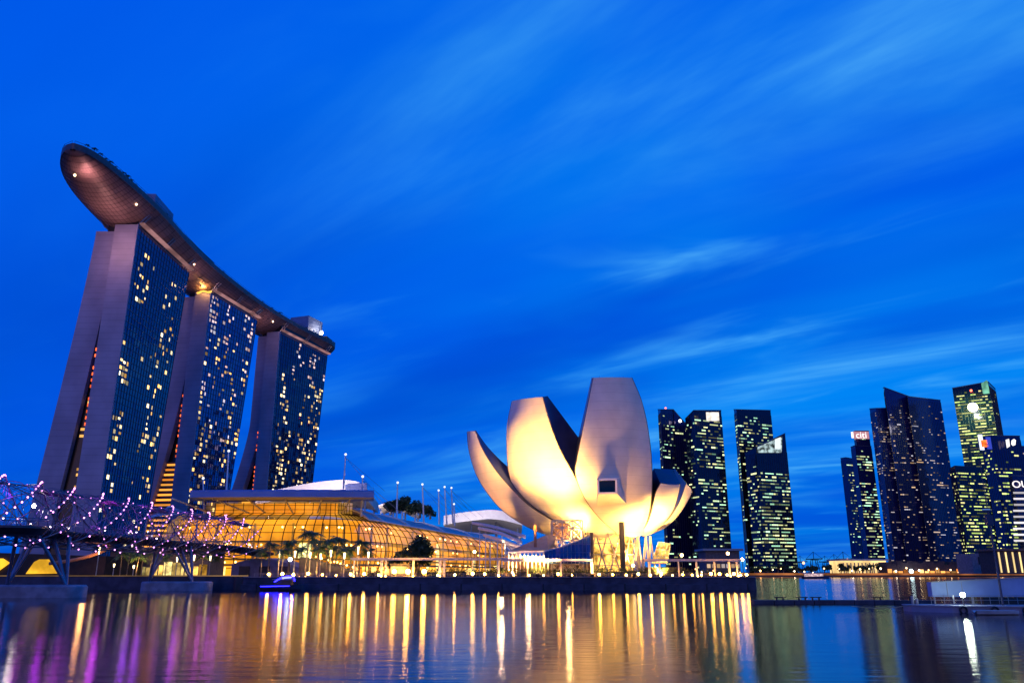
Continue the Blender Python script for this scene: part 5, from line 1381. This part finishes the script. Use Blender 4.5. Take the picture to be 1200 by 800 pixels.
mb = MB(); mb.box(a.x - 1.5, b.x, 638, 667, b.z + .01, b.z + 1.6); mb.build('roof', pmat('hotel_roof_brown', (.22, .10, .07), .6), ho)
for k in range(9):
    x = a.x + 1.2 + k * (b.x - a.x - 2.4) / 8
    mb = MB(); mb.box(x - .45, x + .45, 639.2, 639.9, QZ + 1, b.z - 1); mb.build('lit_fin', emat('lit_fin_glow', (1.0, .72, .30), 1.5, .3), ho)
hall = thing('white_lit_hall', 'long low brilliantly lit white hall on the far shore', 'hall', PY(1012, 668, 820))
a, b = PY(987, 670, 800), PY(1038, 656.5, 800)
mb = MB(); mb.box(a.x, b.x, 800, 830, QZ - .1, b.z); mb.build('wall', emat('hall_wall_glow', (1.0, .66, .26), 1.25, noise=(.06, .55, 1.35)), hall)  # bright light on the hall wall put in as emission
mb = MB(); mb.box(a.x - 2, b.x + 2, 797, 832, b.z + .01, b.z + 1.6); mb.build('roof', pmat('hall_roof', (.55, .48, .42), .6), hall)
for k in range(12):
    x = a.x + (b.x - a.x) * (k + .5) / 12; mb = MB(); mb.box(x - .5, x + .5, 799.4, 799.9, QZ, b.z - 2); mb.build('column', pmat('hall_column', (.45, .35, .25), .6), hall)

# far shore: lit embankment, trees, small lamps, low lit frontage
sh = thing('embankment_wall', 'low orange-lit embankment along the far shore', 'embankment', (300, 758, 0))
mb = MB(); mb.box(186, 560, 756.5, 759.7, -.5, 3.2); mb.build('wall', pmat('embankment_stone', (.16, .10, .08), .8), sh)
mb = MB(); mb.box(190, 475, 756.0, 756.4, 1.6, 3.4); mb.build('wall_glow_strip', emat('embankment_glow', (1.0, .32, .10), .38, noise=(.05, .3, 1.5)), sh)  # amber light on the retaining wall put in as a glowing strip
rnd = random.Random(77)
fx = [(883 + k * 9.2 + rnd.uniform(-2, 2)) for k in range(26)]
for i, px in enumerate(fx):
    b = PY(px, 670, 775); b.z = QZ - .1
    h = rnd.uniform(5.5, 9.5)
    leafy_tree('shore_tree', 'dark rounded tree on the far shore, %s right of the crowned tower' % ORDS[i], b, h, rnd.uniform(8, 11), 200 + i, 12, .9, 'trees lining the far shore', nb=6)
for i in range(30):
    px = 800 + i * 13 + rnd.uniform(-4, 4); b = PY(px, 671 - rnd.uniform(.5, 6), 764)
    t = thing('shore_lamp', 'tiny warm lamp on the far shore, %s from the promenade tip' % ORDS[i], 'street lamp', (b.x, 764, QZ - .1), 'lamps lining the far shore')
    mb = MB(); mb.tube((b.x, 764, QZ - .2), b, .12, 5); mb.build('post', DARKM, t)
    mb = MB(); mb.ball(b, rnd.uniform(.45, .95), 6, 4); mb.build('lamp_head', emat('shore_lamp_glow', (1.0, .48, .14), 12, .6, (1.0, .80, .55)), t)
fr_ = thing('riverside_frontage', 'low red and amber lit shopfronts along the right far shore', 'shopfronts', PY(1110, 670, 770))
for k in range(22):
    px = 1040 + k * 6.2; a = PY(px, 672, 768); b = PY(px + 4.6, 663 - rnd.uniform(0, 5), 768)
    mb = MB(); mb.box(a.x, b.x, 768, 785, QZ - .1, b.z + 1.2); mb.build('shop', pmat('frontage_wall', (.08, .05, .05), .8), fr_)
    mb = MB(); mb.box(a.x + .6, b.x - .6, 767.5, 767.9, QZ + .6, QZ + .6 + rnd.uniform(1.5, 4)); mb.build('lit_front', emat('frontage_glow', (1.0, .30, .05), 1.3, .8, (1.0, .62, .22)), fr_)
t = thing('beacon_lamp', 'brilliant bluish-white lamp on the far shore before the raked-spire tower', 'lamp', PY(1068, 672, 762))
p = PY(1068, 669, 762); mb = MB(); mb.tube((p.x, 762, QZ - .1), p, .2, 6); mb.build('post', DARKM, t)
mb = MB(); mb.ball(p, 1.9, 8, 5); mb.build('lamp_head', emat('beacon_glow', (.7, .95, 1.0), 9), t)
# harbour cranes on the horizon
def crane(px, h_px, d, label, lampc):
    base = PY(px, 668, d); base.z = QZ; H = PY(px, 668 - h_px, d).z - QZ
    t = thing('harbour_crane', label, 'crane', base, 'harbour cranes on the horizon')
    w = H * .19; mb = MB()
    for sx in (-1, 1):
        for sy in (-1, 1): mb.tube(base + Vector((sx * w, sy * w, 0)), base + Vector((sx * w * .55, sy * w * .6, H * .62)), H * .018, 4)
        mb.tube(base + Vector((sx * w, -w, H * .2)), base + Vector((sx * w * .7, w * .7, H * .5)), H * .014, 4)
    for z in (.22, .6): mb.bar(base + Vector((-w, -w, H * z)), base + Vector((w, -w, H * z)), H * .03, H * .03)
    mb.build('portal_frame', DARKM, t)
    mb = MB(); mb.bar(base + Vector((-w * 2.1, 0, H * .64)), base + Vector((w * 2.3, 0, H * .66)), H * .035, H * .05); mb.build('boom', DARKM, t)
    mb = MB(); mb.tube(base + Vector((0, 0, H * .62)), base + Vector((0, 0, H)), H * .016, 4); mb.tube(base + Vector((0, 0, H)), base + Vector((w * 2.2, 0, H * .67)), H * .008, 4); mb.tube(base + Vector((0, 0, H)), base + Vector((-w * 2, 0, H * .65)), H * .008, 4); mb.build('apex_mast', DARKM, t)
    if lampc:
        mb = MB(); mb.ball(base + Vector((w * .6, -w, H * .58)), H * .085, 6, 4); mb.build('work_lamp', emat('crane_work_lamp', (1.0, .42, .22), 3.5, .3), t)
for px, h, d, lab, lc in ((938, 15, 2200, 'largest dark portal crane between the two tower groups', 0), (939, 20, 2500, 'dark crane behind the pink-lit one near the crowned tower', 0), (905, 13, 2300, 'dark crane just right of the crowned tower', 0),
                          (955, 22, 2400, 'tall dark portal crane at the centre of the gap', 0), (968, 17, 2600, 'slender crane right of the tall portal crane', 0), (979, 19, 2300, 'crane with a pink work lamp left of the lit hall', 1), (990, 22, 2500, 'crane with a glowing lamp behind the lit hall', 1), (939, 17, 2100, 'crane with a pink work lamp near the crowned tower', 1)):
    if px == 938 or (px == 939 and lc == 0): continue
    crane(px, h, d, lab, lc)
# ferry on the bay
fe = thing('white_ferry', 'small low white ferry crossing the bay before the far shore', 'ferry', (PY(956, 676, 560).x, 560, 0))
fx_ = ORG[fe].x
mb = MB(); rows = []
for i in range(9):
    s = i / 8; x = -9 + 18 * s; w = 2.2 * (1 - max(0, (s - .6) / .4) ** 2) + .05
    rows.append([Vector((fx_ + x, 560 - w, 1.3 + .5 * s)), Vector((fx_ + x, 560 - w * .7, -.2)), Vector((fx_ + x, 560 + w * .7, -.2)), Vector((fx_ + x, 560 + w, 1.3 + .5 * s))])
mb.grid(rows); mb.grid([[r[0], r[3]] for r in rows]); mb.build('hull', pmat('ferry_hull', (.05, .05, .12), .4), fe)
mb = MB(); mb.box(fx_ - 7, fx_ + 4.5, 558.2, 561.8, 1.4, 3.2); mb.build('cabin', emat('ferry_cabin_light', (1.0, .70, .75), .8, noise=(.6, .4, 1.3)), fe)
mb = MB(); mb.box(fx_ - 7.6, fx_ + 5.2, 557.8, 562.2, 3.201, 3.5); mb.build('roof', WHITEP, fe)

# ================================================================== floating jetty and barge on the right
je = thing('floating_boom', 'long low dark floating jetty reaching out from the right', 'jetty', (PY(980, 704, 116).x, 116, 0))
a, b = PY(882, 704, 116).x, PY(1092, 704, 116).x
mb = MB()
n = 9
for k in range(n):
    xa, xb = a + (b - a) * k / n, a + (b - a) * (k + 1) / n - .12
    mb.box(xa, xb, 115.1, 116.9, -.3, .42)
mb.build('float', pmat('jetty_float', (.035, .04, .07), .7, var=.3), je)
mb = MB(); mb.box(a, b, 115.3, 116.7, .421, .50); mb.build('deck', pmat('jetty_deck', (.06, .065, .09), .8), je)
for px in (914, 940, 956, 1028, 1062):
    x = PY(px, 702, 116).x; mb = MB(); mb.tube((x - .45, 116, .5), (x - .45, 116, .82), .12, 6); mb.tube((x + .45, 116, .5), (x + .45, 116, .82), .12, 6); mb.bar((x - .8, 116, .86), (x + .8, 116, .86), .18, .12); mb.build('mooring_cleat', DARKM, je)
ba = thing('work_barge', 'pale grey flat barge with a long white screen wall at the right edge', 'barge', (PY(1150, 708, 92).x, 92, 0))
a, b = PY(1068, 708, 93).x, PY(1260, 708, 93).x
PLB = pmat('barge_hull_grey', (.20, .23, .32), .6, var=.15, scale=.5)
mb = MB(); mb.prism([(a, 93, 0), (a + 3, 90.3, 0), (b, 88, 0), (b, 96, 0), (a, 95, 0)], -.5, .62); mb.build('hull', PLB, ba)
mb = MB(); mb.prism([(a - .1, 92.9, 0), (a + 3, 90.1, 0), (b, 87.8, 0), (b, 96.1, 0), (a - .1, 95.1, 0)], .621, .74); mb.build('deck', pmat('barge_deck', (.28, .30, .36), .7), ba)
w0, w1 = PY(1092, 690, 94).x, b
zt0, zt1 = PY(1092, 682, 94).z, PY(1200, 676, 94).z
mb = MB(); mb.prism([(w0, 94, 0), (w1, 93.6, 0), (w1, 95.4, 0), (w0, 95, 0)], 1.55, [zt0, zt1 + .15, zt1 + .15, zt0]); mb.build('screen_wall', pmat('white_screen_panels', (.20, .30, .52), .6, var=.12, scale=.4), ba)
mb = MB()
for k in range(7): x = w0 + .3 + (w1 - w0) * k / 7; mb.tube((x, 94.3, .74), (x, 94.3, 1.549), .09, 6)
mb.build('wall_post', GREYP, ba)
mb = MB()
for k in range(1, 9):
    x = w0 + (w1 - w0) * k / 9; mb.bar((x, 93.9, 1.56), (x, 93.9, zt0 + (zt1 - zt0) * k / 9 - .05), .05, .06)
mb.bar((w0, 93.95, zt0 + .04), (w1, 93.55, zt1 + .19), .12, .10)
mb.build('screen_rib', GREYP, ba)
for k in range(5):
    x = a + 4 + k * 3.1; y = 90.1 - (x - a - 3) / (b - a - 3) * 2.3
    mb = MB(); mb.path([(x + .36 * math.cos(q * math.pi / 6), y - .12, .28 + .36 * math.sin(q * math.pi / 6)) for q in range(13)], .11, 6); mb.build('tyre_fender', DARKM, ba)
mb = MB(); mb.path([(a + .5, 93, .74), (a - 1.5, 93.6, .45), (a - 3.4, 94.6, .3), (a - 5.2, 96.5, .45)], .035, 5); mb.build('mooring_rope', pmat('rope', (.3, .27, .2), .9), ba)
mb = MB(); mb.box(PY(1152, 700, 93.6).x, b, 93.62, 94.9, .741, 1.50); mb.build('dark_store', DARKM, ba)
mb = MB()
for k in range(18):
    x = w0 - 1 + k * 1.0; mb.tube((x, 91.6 if x > a + 3 else 92.5, .74), (x, 91.6 if x > a + 3 else 92.5, 1.75), .03, 5)
for z in (1.25, 1.75): mb.path([(w0 - 1, 92.4, z), (w0 + 16, 91.6, z)], .028, 5)
mb.build('railing', STEEL, ba)
q = PY(1128, 696.5, 90.8)
mb = MB(); mb.tube((q.x, 90.8, .74), q, .05, 6); mb.build('lamp_post', DARKM, ba)
mb = MB(); mb.ball(q, .26, 10, 6); mb.build('work_lamp', emat('barge_work_lamp', (.88, 1.0, .80), 75), ba)
lamp('work_lamp_light', 'POINT', q + Vector((0, -.5, .3)), 90, (.85, 1, .82), ba, size=.25)
for px, h in ((1074, .9), (1079, .6)):
    x = PY(px, 700, 93).x; mb = MB(); mb.tube((x, 94, .74), (x, 94, .74 + h), .16, 8); mb.build('bollard', GREYP, ba)
dn = thing('dinghy', 'low pale dinghy moored alongside the barge', 'boat', (PY(1166, 712, 86.4).x, 86.4, 0))
dx_ = ORG[dn].x
mb = MB(); rows = []
for i in range(9):
    s = i / 8; x = -2.2 + 4.4 * s; w = .75 * math.sin(math.pi * (.18 + .72 * s)) ** .6
    rows.append([Vector((dx_ + x, 86.4 + c_ * w, z_)) for c_, z_ in ((-1, .42), (-.8, .1), (0, -.12), (.8, .1), (1, .42))])
mb.grid(rows); mb.grid([[r[0] , r[0] + Vector((0, .12, .0)), r[2] + Vector((0, 0, .3)), r[-1] - Vector((0, .12, 0)), r[-1]] for r in rows]); mb.build('hull', pmat('dinghy_hull', (.38, .42, .46), .5), dn)
ma = thing('signal_mast', 'tall slender dark mast with lamp head standing on the barge', 'mast', (PY(1175, 706, 91.2).x, 91.2, .74))
x = ORG[ma].x
mb = MB(); mb.tube((x, 91.2, .74), (x, 91.2, PY(1163, 598, 91.2).z), .13, 8, .10); mb.tube((x, 91.2, PY(1163, 598, 91.2).z), (x, 91.2, PY(1157, 518, 91.2).z), .055, 6, .03); mb.build('pole', pmat('mast_navy', (.03, .04, .09), .5), ma)
z = PY(1163, 598, 91.2).z
mb = MB(); mb.bar((x - .55, 91.2, z), (x + .55, 91.2, z), .28, .16); mb.box(x - .35, x + .35, 90.95, 91.45, z - 1.6, z - .5); mb.build('lamp_head', pmat('mast_navy', (.03, .04, .09), .5), ma)
mb = MB(); mb.box(x - .5, x + .2, 90.98, 91.4, z + .081, z + .16); mb.build('lens', emat('mast_lens', (.2, .4, 1.0), .7), ma)
